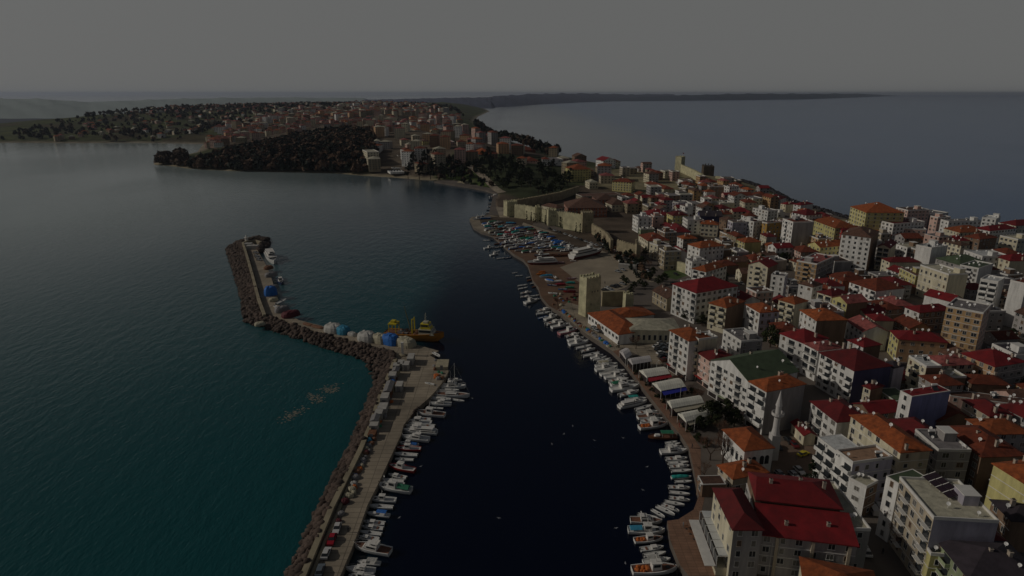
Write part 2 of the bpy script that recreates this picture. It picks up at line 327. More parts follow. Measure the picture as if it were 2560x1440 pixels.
sheet('lawn',[(1655,690),(1660,678),(1690,672),(1720,688),(1690,699)],.06,M_grass)
sheet('verge',[(1262,543),(1330,548),(1420,575),(1490,590),(1560,640),(1600,668),(1590,650),(1540,600),(1500,575),(1380,562),(1290,530)],.06,M_grassd)
# ------------------------------------------------------------------ far hills
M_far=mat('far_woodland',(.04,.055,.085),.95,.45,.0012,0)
M_farr=mat('far_ridge',(.05,.06,.11),.95,.35,.0008,0)  # blue tint imitates haze in the ridge colour itself
def ridge(name,pts,m,depth=1.35,rough=.12,seed=0):
    # pts: (px, shore row, crest row)
    r=np.random.default_rng(seed); nu=260; nv=14; xs_=[p[0] for p in pts]
    pxs=np.linspace(xs_[0],xs_[-1],nu); sh=np.interp(pxs,xs_,[p[1] for p in pts]); ct=np.interp(pxs,xs_,[p[2] for p in pts])
    V=[];ph=r.uniform(0,6,6)
    for i in range(nu):
        f=G(pxs[i],sh[i],0); base=Vector((f.x,f.y)); dC=depth
        zc=H-(H/( (sh[i]-233)/FPX))*0
        c=base*dC; dist=c.length; vcr=(ct[i]-720)/FPX
        # crest height so that it shows at the crest row
        ang=math.atan(vcr)+PITCH; zc=H-c.y/cp*0-dist*math.tan(ang)
        jag=1+rough*(math.sin(i*.19+ph[0])*.5+math.sin(i*.47+ph[1])*.3+math.sin(i*1.1+ph[2])*.2)*.6
        edge=min(1,min(i,nu-1-i)/8)
        for j in range(nv):
            t=j/(nv-1)*1.8; q=base*(1+(dC-1)*t); s=math.sin(min(t,1)*math.pi/2) if t<=1 else math.cos((t-1)/.8*math.pi/2)
            z=max(zc,4)*s*jag*edge*(1+.15*math.sin(i*.33+j*1.7+ph[3])*(0<j<7))
            V.append((q.x,q.y,z-.6 if 0<j<nv-1 else -3))
    V=np.array(V); a=np.array([i*nv+j for i in range(nu-1) for j in range(nv-1)])
    return struct(ob(name,npmesh(name,V,np.stack([a,a+nv,a+nv+1,a+1],-1),m,smooth=True)))
ridge('far_hills',[(1120,268,262),(1195,270,245),(1260,268,239),(1340,262,235),(1450,256.5,233.5),(1560,253,236),(1700,251.5,235)],M_farr,1.5,.10,1)
ridge('cape',[(1520,253.6,247),(1700,252,238),(1850,250.5,234.5),(2000,248.5,234.5),(2150,243.5,234.2),(2250,240,238.5)],M_far,1.12,.05,2)
ridge('hills_behind',[(860,275,250),(1000,275,247.5),(1100,272,245),(1240,272,243)],M_farr,1.6,.10,3)
ridge('bay_hills',[(-300,330,298),(-100,330,292),(60,325,288),(120,322,290),(200,316,303),(260,310,308)],M_far,1.35,.08,4)
ridge('far_mountains',[(-300,300,246),(0,300,243),(140,300,246),(230,298,252),(330,296,249),(480,290,245),(700,278,243),(950,272,245)],mat('hazed_mountains',(.30,.36,.36),.95,.1,.001),1.6,.05,5)  # pale material has the distance haze painted into its colour
# ------------------------------------------------------------------ water
def water_mat():
    m=bpy.data.materials.new('sea_water'); m.use_nodes=True; n=m.node_tree; b=n.nodes['Principled BSDF']; l=n.links.new
    b.inputs['IOR'].default_value=1.333; b.inputs['Roughness'].default_value=.10
    tc=n.nodes.new('ShaderNodeTexCoord'); ge=n.nodes.new('ShaderNodeNewGeometry')
    # depth colour: teal shallows outside the breakwater, dark deep water in the basin
    sep=n.nodes.new('ShaderNodeSeparateXYZ'); l(ge.outputs['Position'],sep.inputs[0])
    def math_(op,a,b_=None,c=None):
        k=n.nodes.new('ShaderNodeMath'); k.operation=op
        for i,v in enumerate((a,b_,c)):
            if v is None: continue
            if isinstance(v,(int,float)): k.inputs[i].default_value=v
            else: l(v,k.inputs[i])
        return k.outputs[0]
    big=n.nodes.new('ShaderNodeTexNoise'); big.inputs['Scale'].default_value=.006; big.inputs['Detail'].default_value=4; l(tc.outputs['Object'],big.inputs['Vector'])
    # line along the breakwater: x + .5*(y-100) ... teal where left of it
    e=math_('ADD',sep.outputs[0],math_('MULTIPLY',math_('SUBTRACT',big.outputs[0],.5),50))
    bx=math_('MULTIPLY',math_('SUBTRACT',sep.outputs[1],140),-.02)
    f1=math_('DIVIDE',math_('SUBTRACT',math_('ADD',e,-0.0),-48),16)
    mr=n.nodes.new('ShaderNodeMapRange'); mr.interpolation_type='SMOOTHSTEP'; mr.inputs[1].default_value=-1; mr.inputs[2].default_value=1; l(f1,mr.inputs[0])
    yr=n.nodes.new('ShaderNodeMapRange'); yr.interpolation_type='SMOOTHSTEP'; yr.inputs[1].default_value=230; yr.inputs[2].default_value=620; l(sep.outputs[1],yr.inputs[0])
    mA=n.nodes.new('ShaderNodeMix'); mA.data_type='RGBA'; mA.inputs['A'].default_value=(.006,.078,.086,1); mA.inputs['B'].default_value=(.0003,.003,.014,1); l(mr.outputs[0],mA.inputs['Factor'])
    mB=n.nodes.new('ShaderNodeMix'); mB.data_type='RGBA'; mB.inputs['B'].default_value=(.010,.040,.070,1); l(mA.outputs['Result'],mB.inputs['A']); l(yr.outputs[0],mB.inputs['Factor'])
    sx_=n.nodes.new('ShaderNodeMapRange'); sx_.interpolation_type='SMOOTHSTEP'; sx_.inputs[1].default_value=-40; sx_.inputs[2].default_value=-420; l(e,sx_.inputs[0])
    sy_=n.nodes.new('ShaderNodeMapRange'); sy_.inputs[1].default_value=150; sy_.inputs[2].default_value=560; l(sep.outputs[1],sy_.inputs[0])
    mC=n.nodes.new('ShaderNodeMix'); mC.data_type='RGBA'; mC.inputs['B'].default_value=(.34,.41,.41,1); l(mB.outputs['Result'],mC.inputs['A']); l(math_('MULTIPLY',sx_.outputs[0],sy_.outputs[0]),mC.inputs['Factor'])  # pale base colour paints the sky and sun sheen onto the far-left bay
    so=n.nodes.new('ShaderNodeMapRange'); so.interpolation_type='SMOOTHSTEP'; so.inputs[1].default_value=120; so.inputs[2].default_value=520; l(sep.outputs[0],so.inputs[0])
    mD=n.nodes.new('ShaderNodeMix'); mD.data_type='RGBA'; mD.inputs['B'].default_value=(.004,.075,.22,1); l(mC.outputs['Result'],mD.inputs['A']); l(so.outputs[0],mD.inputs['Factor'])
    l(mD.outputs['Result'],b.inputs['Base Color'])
    rr_=n.nodes.new('ShaderNodeMapRange'); rr_.interpolation_type='SMOOTHSTEP'; rr_.inputs[1].default_value=0; rr_.inputs[2].default_value=500; rr_.inputs[3].default_value=.10; rr_.inputs[4].default_value=.19; l(sep.outputs[0],rr_.inputs[0]); l(rr_.outputs[0],b.inputs['Roughness'])
    # waves
    mp=n.nodes.new('ShaderNodeMapping'); mp.inputs['Scale'].default_value=(1,.45,1); mp.inputs['Rotation'].default_value=(0,0,R(12)); l(tc.outputs['Object'],mp.inputs[0])
    n1=n.nodes.new('ShaderNodeTexNoise'); n1.inputs['Scale'].default_value=.22; n1.inputs['Detail'].default_value=5; n1.inputs['Roughness'].default_value=.6; l(mp.outputs[0],n1.inputs['Vector'])
    n2=n.nodes.new('ShaderNodeTexNoise'); n2.inputs['Scale'].default_value=1.1; n2.inputs['Detail'].default_value=3; l(mp.outputs[0],n2.inputs['Vector'])
    hgt=math_('ADD',math_('MULTIPLY',n1.outputs[0],1.0),math_('MULTIPLY',n2.outputs[0],.35))
    calm=math_('ADD',.55,math_('MULTIPLY',math_('SUBTRACT',1,mr.outputs[0]),.65))
    patch=n.nodes.new('ShaderNodeTexNoise'); patch.inputs['Scale'].default_value=.004; patch.inputs['Detail'].default_value=5; l(mp.outputs[0],patch.inputs['Vector'])
    pr=n.nodes.new('ShaderNodeMapRange'); pr.inputs[1].default_value=.35; pr.inputs[2].default_value=.65; pr.inputs[3].default_value=.35; pr.inputs[4].default_value=1; l(patch.outputs[0],pr.inputs[0])
    bp=n.nodes.new('ShaderNodeBump'); bp.inputs['Distance'].default_value=.48; l(hgt,bp.inputs['Height']); l(math_('MULTIPLY',calm,pr.outputs[0]),bp.inputs['Strength'])
    l(bp.outputs[0],b.inputs['Normal'])
    return m
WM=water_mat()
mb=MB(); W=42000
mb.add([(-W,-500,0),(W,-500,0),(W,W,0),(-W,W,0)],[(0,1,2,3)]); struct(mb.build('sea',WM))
# ------------------------------------------------------------------ haze
hb=MB(); hb.box(-46000,46000,-600,45000,-9,150)
M_haze=bpy.data.materials.new('haze_air'); M_haze.use_nodes=True
hn=M_haze.node_tree; hn.nodes.clear(); ho=hn.nodes.new('ShaderNodeOutputMaterial'); pv=hn.nodes.new('ShaderNodeVolumePrincipled')
pv.inputs['Color'].default_value=(.68,.77,.95,1); pv.inputs['Density'].default_value=.00004; pv.inputs['Anisotropy'].default_value=.3
hn.links.new(pv.outputs[0],ho.inputs['Volume'])
hz=hb.build('haze',M_haze); hz['kind']='stuff'
# ------------------------------------------------------------------ breakwater
M_rock=mat('armour_rock',(.085,.052,.04),.95,.5,.25,.6,2)
M_conc=mat('old_concrete',(.36,.31,.21),.9,.35,.15,.3,2,streak=True)
def fill(name,pts,z,th_,m): return struct(slab(name,pts,z,th_,m))
quayarm=[(745,1460),(790,1440),(757,1440)]
fill('breakwater_quay',[(752,1445),(829,1262),(899,1122),(948,990),(988,893),(990,880),(940,868),(890,853),(838,840),(790,828),(720,802),(664,783),(648,745),(630,680),(614,625),(608,604),
  (632,603),(642,622),(652,640),(664,660),(677,690),(688,725),(700,765),(716,783),(747,800),(815,817),(902,834),(1000,850),(1040,861),(1097,877),(1074,888),(1091,898),(1121,902),(1121,930),(1110,950),(1088,978),(1071,996),
  (1043,1020),(1009,1062),(1003,1086),(942,1216),(919,1262),(880,1370),(846,1450)],2.0,6,M_quay)
def wallpath(name,pts,z0,z1,th_,m,label,zp=None):
    q=[G(x,y,z1 if zp is None else zp) for x,y in pts]; mbx=MB(); L_=[];R_=[]
    for i,p in enumerate(q):
        d=(q[min(i+1,len(q)-1)]-q[max(i-1,0)]); d.z=0; d.normalize(); nn=Vector((-d.y,d.x,0))*th_/2
        L_.append(p+nn);R_.append(p-nn)
    n=len(q); vs=[]
    for a,b_ in zip(L_,R_): vs+= [(a.x,a.y,z0),(a.x,a.y,z1),(b_.x,b_.y,z1),(b_.x,b_.y,z0)]
    fs=[(0,1,2,3),(4*n-4,4*n-1,4*n-2,4*n-3)]
    for i in range(n-1):
        b=4*i
        fs+=[(b,b+4,b+5,b+1),(b+1,b+5,b+6,b+2),(b+2,b+6,b+7,b+3)]
    mbx.add(vs,fs); o=mbx.build(name,m); named(o,label,'wall'); return o
wallpath('parapet_wall',[(752,1450),(829,1266),(864,1195),(899,1126),(926,1062),(948,994),(988,896)],1.5,3.5,1.5,M_conc,'long sand-coloured parapet wall on the near arm of the breakwater')
wallpath('parapet_wall',[(661,786),(646,745),(629,680),(614,628),(607,606),(618,601),(640,600),(652,604)],1.5,4.2,1.5,M_conc,'narrow parapet wall on the far arm of the breakwater, curling round its head')
wallpath('low_ledge',[(775,1448),(812,1353),(834,1306),(850,1265),(877,1198),(912,1122)],2.05,2.6,.7,M_conc,'low concrete ledge inside the near parapet, behind the parked cars')
# rocks between top line and waterline
def rocks(segs,nrock,seed,smin=.9,smax=1.9):
    r=np.random.default_rng(seed)
    ico=[(0,0,1),(.894,0,.447),(.276,.851,.447),(-.724,.526,.447),(-.724,-.526,.447),(.276,-.851,.447),(.724,.526,-.447),(-.276,.851,-.447),(-.894,0,-.447),(-.276,-.851,-.447),(.724,-.526,-.447),(0,0,-1)]
    fi=[(0,1,2),(0,2,3),(0,3,4),(0,4,5),(0,5,1),(1,6,2),(2,7,3),(3,8,4),(4,9,5),(5,10,1),(6,7,2),(7,8,3),(8,9,4),(9,10,5),(10,6,1),(11,7,6),(11,8,7),(11,9,8),(11,10,9),(11,6,10)]
    ico=np.array(ico);fi=np.array(fi)
    lens=[]
    for (a,b,c,d) in segs: lens.append(((a-b).length+(c-d).length)/2*((a-d).length+(b-c).length)/2)
    lens=np.array(lens)/sum(lens); VV=[];FF=[]
    for k in range(nrock):
        i=r.choice(len(segs),p=lens); a,b,c,d=segs[i]; s,t=r.random(),r.random()
        p=a.lerp(b,s).lerp(d.lerp(c,s),t)   # t: 0 at top line, 1 at water
        sc=r.uniform(smin,smax)*np.array([1,r.uniform(.6,1),r.uniform(.55,.9)])
        q=ico*sc*r.uniform(.75,1.2,(12,1)); an=r.uniform(0,6.28); ca,sa=math.cos(an),math.sin(an); tl=r.uniform(-.6,.6)
        q=q@np.array([[ca,sa,0],[-sa,ca,0],[0,0,1]])@np.array([[1,0,0],[0,math.cos(tl),math.sin(tl)],[0,-math.sin(tl),math.cos(tl)]])
        VV.append(q+np.array([p.x,p.y,p.z+r.uniform(-.3,.5)])); FF.append(fi+12*k)
    return np.concatenate(VV),np.concatenate(FF)
def strip(top,bot,zt=2.6,zb=-.2):
    T=[G(x,y,zt) for x,y in top];B=[G(x,y,zb) for x,y in bot]; return [(T[i],T[i+1],B[i+1],B[i]) for i in range(len(T)-1)]
bw_top=[(752,1450),(829,1266),(899,1126),(926,1062),(948,994),(988,896),(975,876),(890,856),(838,843),(790,832),(720,808),(661,786),(646,745),(629,680),(614,628),(606,602),(640,597),(662,600)]
bw_bot=[(716,1450),(772,1320),(845,1178),(880,1110),(905,1045),(938,962),(915,905),(862,886),(815,873),(752,852),(695,832),(612,808),(604,750),(582,672),(566,622),(590,607),(640,592),(672,597)]
sg=strip(bw_top,bw_bot)
v1,f1=rocks(sg,6600,3,.5,1.9)
tipsg=strip([(618,604),(650,606),(650,625),(640,618)],[(672,597),(674,612),(660,632),(644,626)])
v2,f2=rocks(tipsg,420,4)
v3,f3=rocks(strip([(1052,1012),(1035,1030),(1020,1050)],[(1058,1014),(1042,1033),(1026,1053)],1.6),40,5,.5,1)
ra=ob('boulders',npmesh('boulders',np.concatenate([v1,v2,v3]),np.concatenate([f1,f2+len(v1),f3+len(v1)+len(v2)]),mat('armour_rock2',(.095,.066,.052),.95,.65,.16,.5,2,wet=True))); ra['kind']='stuff'; ra['label']='dark brown armour boulders heaped along the outer side of the breakwater'; ra['category']='rocks'
# packed bed below the boulders
mb=MB()
for a,b_,c,d in sg+tipsg: mb.add([a-Vector((0,0,.7)),b_-Vector((0,0,.7)),c-Vector((0,0,1)),d-Vector((0,0,1))],[(0,1,2,3)])
struct(mb.build('breakwater_bed',M_rock))
# sea-side riprap on the right coast
v,f=rocks(strip([(1850,451),(1920,474),(1975,505),(2050,526),(2125,550)],[(1856,449),(1926,470),(1980,500),(2055,521),(2130,545)],2.2),900,8,1,2.2)
o=ob('shore_boulders',npmesh('shore_boulders',v,f,mat('shore_rock',(.05,.045,.05),.95,.5,.12))); o['kind']='stuff'; o['label']='dark boulders lining the open-sea shore behind the town'; o['category']='rocks'
# ------------------------------------------------------------------ buildings
def win_mesh(wd,hg,v=0):
    key=('win',round(wd,1),round(hg,1),v)
    if key in MATS: return MATS[key]
    m=MB(); fr=.09
    # local: x along wall, -y outward, z up ; proud of the wall
    m.box(-wd/2,wd/2,-.03,.02,0,hg,1)
    m.box(-wd/2-fr,wd/2+fr,-.07,.02,hg,hg+fr,0); m.box(-wd/2-fr-.05,wd/2+fr+.05,-.13,.02,-fr,0,0)
    m.box(-wd/2-fr,-wd/2,-.07,.02,0,hg,0); m.box(wd/2,wd/2+fr,-.07,.02,0,hg,0)
    if wd>1.1: m.box(-.035,.035,-.06,-.03,0,hg,0)
    MATS[key]=m.mesh('window',[[M_frame,M_frame,M_brickchim,M_frame][v],[M_glass,M_curt,M_shut,M_glass][v]]); return MATS[key]
def balc_mesh(wd,dp,wm,solid):
    key=('bal',round(wd,1),dp,wm.name,solid)
    if key in MATS: return MATS[key]
    m=MB(); m.box(-wd/2,wd/2,-dp,-.01,-.18,0,0)
    hgt=.95
    if solid:
        m.box(-wd/2,wd/2,-dp,-dp+.1,0,hgt,1); m.box(-wd/2,-wd/2+.1,-dp+.1,-.01,0,hgt,1); m.box(wd/2-.1,wd/2,-dp+.1,-.01,0,hgt,1)
    else:
        m.box(-wd/2,wd/2,-dp,-dp+.05,hgt-.05,hgt,2)
        k=int(wd/.4)
        for i in range(k+1): x=-wd/2+i*wd/k; m.box(x-.02,x+.02,-dp,-dp+.04,0,hgt-.05,2)
        for s in (-1,1): m.box(s*wd/2-.03,s*wd/2+.03,-dp+.05,-.01,hgt-.05,hgt,2)
    m.box(-wd/2+.25,wd/2-.25,-.04,.01,0,2.1,3)
    MATS[key]=m.mesh('balcony',[M_trim,wm,M_frame,M_glass]); return MATS[key]
def dish_mesh():
    if 'dish' in MATS: return MATS['dish']
    m=MB(); m.tube((0,0,0),(0,0,1.0),.05,n=5); d=Vector((-.62,-.6,.5)).normalized(); m.disc(Vector((0,0,1.15)),d,.45,12,0,.12); m.disc(Vector((0,0,1.15))-d*.01,-d,.45,12,0,-.12)
    m.tube(Vector((0,0,.9)),Vector((0,0,1.15))+d*.6,.03,n=4)
    MATS['dish']=m.mesh('satellite_dish',M_dish); return MATS['dish']
def chim_mesh():
    if 'chim' in MATS: return MATS['chim']
    m=MB(); m.box(-.45,.45,-.35,.35,-1,1.3,0); m.box(-.55,.55,-.45,.45,1.3,1.42,0); m.box(-.25,.25,-.2,.2,1.42,1.7,1)
    MATS['chim']=m.mesh('chimney',[M_brickchim,M_dark]); return MATS['chim']
def tank_mesh():
    if 'tank' in MATS: return MATS['tank']
    m=MB()
    m.tube((-.9,0,1.5),(.9,0,1.5),.35,n=10); m.add([(-.9,-1.6,.1),(.9,-1.6,.1),(.9,-.1,1.1),(-.9,-.1,1.1),(-.9,-1.6,.02),(.9,-1.6,.02),(.9,-.1,1.02),(-.9,-.1,1.02)],[(0,1,2,3),(7,6,5,4),(0,4,5,1),(1,5,6,2),(2,6,7,3),(3,7,4,0)],1)
    for x in (-.7,.7): m.tube((x,0,0),(x,0,1.3),.04,n=4)
    MATS['tank']=m.mesh('solar_heater',[M_dish,M_glass]); return MATS['tank']
def ac_mesh():
    if 'ac' not in MATS:
        m=MB(); m.box(-.42,.42,-.42,-.06,0,.6,0); m.box(-.3,.15,-.44,-.42,.08,.52,1); m.box(-.4,-.34,-.06,.0,.1,.16,1); m.box(.34,.4,-.06,.0,.1,.16,1); MATS['ac']=m.mesh('air_conditioner',[M_dish,M_dark])
    return MATS['ac']
M_shop=mat('shop_glass',(.05,.04,.04),.2,.5,1.2)
FOOT=[]
BCOUNT=0
STW={4:'four',5:'five',6:'six',3:'three',2:'two',1:'one',7:'seven',8:'eight'}
COLW={'yellow':'yellow','ochre':'ochre'}
RW={'orange':'orange','rust':'rust','red':'red','maroon':'maroon','brown':'brown','pinkred':'pink','green':'green','grey':'grey','white':'white','dark':'black','cream':'pale','terrace':'terracotta'}
def building(Lp,Fp,Rp,h,wc,rt,rc,name=None,desc=None,detail=2,wl=True,wr=False,bal=None,wr_c=None,zg=2.0,shop=False,world=None,extras=True,cat='building',pitch=.42,group='town buildings',label=None,seed=None,oh=.45,lmset=None,fh=2.95):
    global BCOUNT; BCOUNT+=1; r=random.Random(BCOUNT*7+1 if seed is None else seed)
    if world: ox,oy,an,Wd,Dp=world; zg_=th(ox,oy); zt=zg_+h
    else:
        zt=zg+h; l,f,q=G(*Lp,zt),G(*Fp,zt),G(*Rp,zt); u=l-f; v=q-f
        Dp=u.length; u.normalize(); v=v-u*v.dot(u); Wd=v.length; v.normalize()
        if Wd<3: Wd=3
        # rectangle with corner F, side to L (local +y) and side to R (local +x)
        v=Vector((u.y,-u.x,0)); an=math.atan2(v.y,v.x); c=f+u*Dp/2+v*Wd/2; ox,oy=c.x,c.y
        zg_=min(th(ox,oy),zg+6) if math.hypot(ox,oy)>430 else 2.0
    FOOT.append((ox,oy,math.hypot(Wd,Dp)/2,an,Wd,Dp))
    hh=zt-zg_; W2,D2=Wd/2,Dp/2
    fl=max(1,int(round(hh/fh))); 
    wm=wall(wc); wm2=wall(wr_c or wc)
    root=empty(name or ('apartment_building' if fl>=3 else 'house'),(ox,oy,zg_),an) if detail>=1 else None
    B=MB()
    B.add([(-W2,-D2,-3),(W2,-D2,-3),(W2,D2,-3),(-W2,D2,-3),(-W2,-D2,hh),(W2,-D2,hh),(W2,D2,hh),(-W2,D2,hh)],[(3,0,4,7)],0)
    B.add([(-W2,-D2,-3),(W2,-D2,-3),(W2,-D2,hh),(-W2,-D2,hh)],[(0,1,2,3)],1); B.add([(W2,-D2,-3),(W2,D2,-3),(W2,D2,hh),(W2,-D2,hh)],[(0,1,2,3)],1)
    B.add([(W2,D2,-3),(-W2,D2,-3),(-W2,D2,hh),(W2,D2,hh)],[(0,1,2,3)],0); B.add([(-W2,-D2,hh-.02),(W2,-D2,hh-.02),(W2,D2,hh-.02),(-W2,D2,hh-.02)],[(0,1,2,3)],0)
    if detail>=1 and fl>1 and r.random()<.6:
        for j in range(1,fl):
            z=j*hh/fl; B.box(-W2-.09,-W2-.01,-D2+.01,D2-.01,z-.11,z+.07,2)
            if wr: B.box(-W2+.01,W2-.01,-D2-.09,-D2-.01,z-.11,z+.07,2)
    rm=roofm(rc); RB=MB(); along_y=Dp>=Wd
    a,b_=(W2+oh,D2+oh); rh=min(W2,D2)*pitch*1.0+ .3
    if rt=='hip':
        if along_y: e=[(0,-max(D2-W2,0),hh+rh),(0,max(D2-W2,0),hh+rh)]
        else: e=[(-max(W2-D2,0),0,hh+rh),(max(W2-D2,0),0,hh+rh)]
        z0=hh-.02; vs=[(-a,-b_,z0),(a,-b_,z0),(a,b_,z0),(-a,b_,z0)]+e+[(-a,-b_,z0-.18),(a,-b_,z0-.18),(a,b_,z0-.18),(-a,b_,z0-.18)]
        if along_y: fs=[(0,1,4),(1,2,5,4),(2,3,5),(3,0,4,5)]
        else: fs=[(0,1,5,4),(1,2,5),(2,3,4,5),(3,0,4)]
        fs+=[(6,7,1,0),(7,8,2,1),(8,9,3,2),(9,6,0,3),(9,8,7,6)]
        RB.add(vs,fs)
    elif rt=='gable':
        z0=hh-.02; t=.2
        if along_y:
            sec=[(-a,z0-.1),(0,hh+rh),(a,z0-.1)]; ends=[-b_,b_]; vs=[]
            for y in ends: vs+=[(x,y,z) for x,z in sec]+[(x,y,z-t) for x,z in sec]
            B.add([(-W2,-D2,hh),(W2,-D2,hh),(0,-D2,hh+rh-.15)],[(0,1,2)],1); B.add([(-W2,D2,hh),(W2,D2,hh),(0,D2,hh+rh-.15)],[(2,1,0)],0)
        else:
            sec=[(-b_,z0-.1),(0,hh+rh),(b_,z0-.1)]; ends=[-a,a]; vs=[]
            for x in ends: vs+=[(x,y,z) for y,z in sec]+[(x,y,z-t) for y,z in sec]
            B.add([(-W2,-D2,hh),(-W2,D2,hh),(-W2,0,hh+rh-.15)],[(2,1,0)],0); B.add([(W2,-D2,hh),(W2,D2,hh),(W2,0,hh+rh-.15)],[(0,1,2)],1)
        RB.add(vs,[(0,1,7,6),(1,2,8,7),(3,9,10,4),(4,10,11,5),(0,3,4,1),(1,4,5,2),(6,7,10,9),(7,8,11,10),(0,6,9,3),(2,5,11,8)])
    else:
        ph=.7 if rt=='flat' else .15
        RB.add([(-W2+.2,-D2+.2,hh+.06),(W2-.2,-D2+.2,hh+.06),(W2-.2,D2-.2,hh+.06),(-W2+.2,D2-.2,hh+.06)],[(0,1,2,3)])
        for q_ in ((-W2-.05,W2+.05,-D2-.05,-D2+.2),(-W2-.05,W2+.05,D2-.2,D2+.05),(-W2-.05,-W2+.2,-D2+.2,D2-.2),(W2-.2,W2+.05,-D2+.2,D2-.2)):
            B.box(q_[0],q_[1],q_[2],q_[3],hh-.1,hh+ph,2)
        if extras and min(Wd,Dp)>7 and r.random()<.7:
            x,y=r.uniform(-W2+2.5,W2-2.5),r.uniform(-D2+2.5,D2-2.5); B.box(x-1.7,x+1.7,y-2,y+2,hh+.06,hh+2.7,1); B.box(x-1.9,x+1.9,y-2.2,y+2.2,hh+2.7,hh+2.85,2)
    if detail==0:
        # far copy: one mesh, openings cut in as dark panes
        for fc in (0,1):
            wd=Dp if fc==0 else Wd; k=max(2,int(wd/3.4))
            for i in range(k):
                for j in range(fl):
                    if r.random()<.12: continue
                    c=-wd/2+wd*(i+.5)/k; z=j*hh/fl+.95; ww=.75
                    if fc==0: B.add([(-W2-.04,c-ww,z),(-W2-.04,c+ww,z),(-W2-.04,c+ww,z+1.35),(-W2-.04,c-ww,z+1.35)],[(3,2,1,0)],3)
                    else: B.add([(c-ww,-D2-.04,z),(c+ww,-D2-.04,z),(c+ww,-D2-.04,z+1.35),(c-ww,-D2-.04,z+1.35)],[(0,1,2,3)],3)
        nb=len(B.v); B.add(RB.v,RB.f,4)
        root=B.build(name or ('apartment_building' if fl>=3 else 'house'),[wm,wm2,M_trim,M_glass,rm]); root.location=(ox,oy,zg_); root.rotation_euler=(0,0,an)
    else:
        wo=B.build('wall',[wm,wm2,M_trim],root); ro=RB.build('roof',rm,root)
        nwin=0
        def face(fc,nwalls,balc):
            nonlocal nwin
            wd=Dp if fc==0 else Wd; k=max(1,int(wd/3.1)); tot=k*fl
            k=min(k,max(1,48//fl))
            ww=r.choice([1.1,1.4,1.4,1.8]); wh=r.choice([1.2,1.4,1.5])
            bcols=set()
            if balc: bcols={i for i in range(k) if (i%3==1) or (k<3 and i==0)}
            for i in range(k):
                for j in range(fl):
                    c=-wd/2+wd*(i+.5)/k; z=j*hh/fl
                    if shop and j==0 and fc==0: continue
                    if r.random()<.05: continue
                    isb=i in bcols and j>0
                    me=balc_mesh(min(wd/k*.95,3.4),1.1,wm,balc=='solid') if isb else win_mesh(ww*r.choice([1,1,.7]),wh,r.choice([0,0,0,1,1,2,3]))
                    z+= .05 if isb else .95
                    if fc==0: o=ob('balcony' if isb else 'window',me,root,(-W2,-c,z),-math.pi/2)
                    else: o=ob('balcony' if isb else 'window',me,root,(c,-D2,z),0)
                    nwin+=1
        for _ in range(r.choice([0,1,2,3]) if wl else 0):
            ob('air_conditioner',ac_mesh(),root,(-W2,r.uniform(-.45,.45)*Dp,r.randrange(1,fl+1)*hh/fl-.75),-math.pi/2)
        if wl: face(0,0,bal)
        if wr: face(1,0,bal if wr=='bal' else None)
        if shop:
            k=max(1,int(Dp/4.5)); m=MB()
            for i in range(k):
                c=-D2+Dp*(i+.5)/k; m2=MB(); hw=Dp/k*.42
                m2.box(-.05,.02,-hw,hw,0.2,2.5,0); m2.box(-1.1,.0,-hw-.1,hw+.1,2.62,2.74,1)
                key=('shop',round(hw,1),i%3)
                if key not in MATS: MATS[key]=m2.mesh('shopfront',[M_shop,[M_trim,wall('red'),wall('green')][i%3]])
                ob('shopfront',MATS[key],root,(-W2,c,0))
        if extras:
            if rt in('hip','gable'):
                for _ in range(r.choice([1,1,2,2])):
                    fx,fy=r.uniform(-.35,.35),r.uniform(-.5,.5); zz=hh+rh*(1-2*abs(fx))*.75 if along_y else hh+rh*(1-2*abs(fy*.7))*.75
                    ob('chimney',chim_mesh(),ro,(fx*Wd,fy*Dp,zz+.1),r.choice([0,math.pi/2]),r.uniform(.7,1.1))
                nd_=r.choice([1,2,2,3])
            else: nd_=r.choice([2,3,4,6])
            for _ in range(nd_):
                fx,fy=r.uniform(-.42,.42),r.uniform(-.42,.42)
                if rt in('hip','gable'):
                    k_=abs(fx)*2 if along_y else abs(fy)*2; zz=hh+rh*(1-k_)*.95-.1
                    if rt=='hip': zz=hh+min(rh,rh*(1-k_)*.95,(D2 if along_y else W2)*(1-2*abs(fy if along_y else fx))*pitch)-.1
                else: zz=hh+.05
                ob('satellite_dish',dish_mesh(),root,(fx*Wd,fy*Dp,zz),-an+r.uniform(-.3,.3),r.uniform(.8,1.15))
            if rt in('flat','tray') and r.random()<.5:
                ob('solar_heater',tank_mesh(),root,(r.uniform(-.3,.3)*Wd,r.uniform(-.3,.3)*Dp,hh+.06),-an)
    if label: named(root,label,cat,group)
    else:
        d=desc or f"{wc} {STW.get(fl,'tall')}-storey block with {RW[rc]} roof"
        reg(root,d,cat,group,(ox,oy,zt),lmset)
    root['dim']=f"{Wd:.0f}x{Dp:.0f}x{hh:.0f}"
    return root
B=building
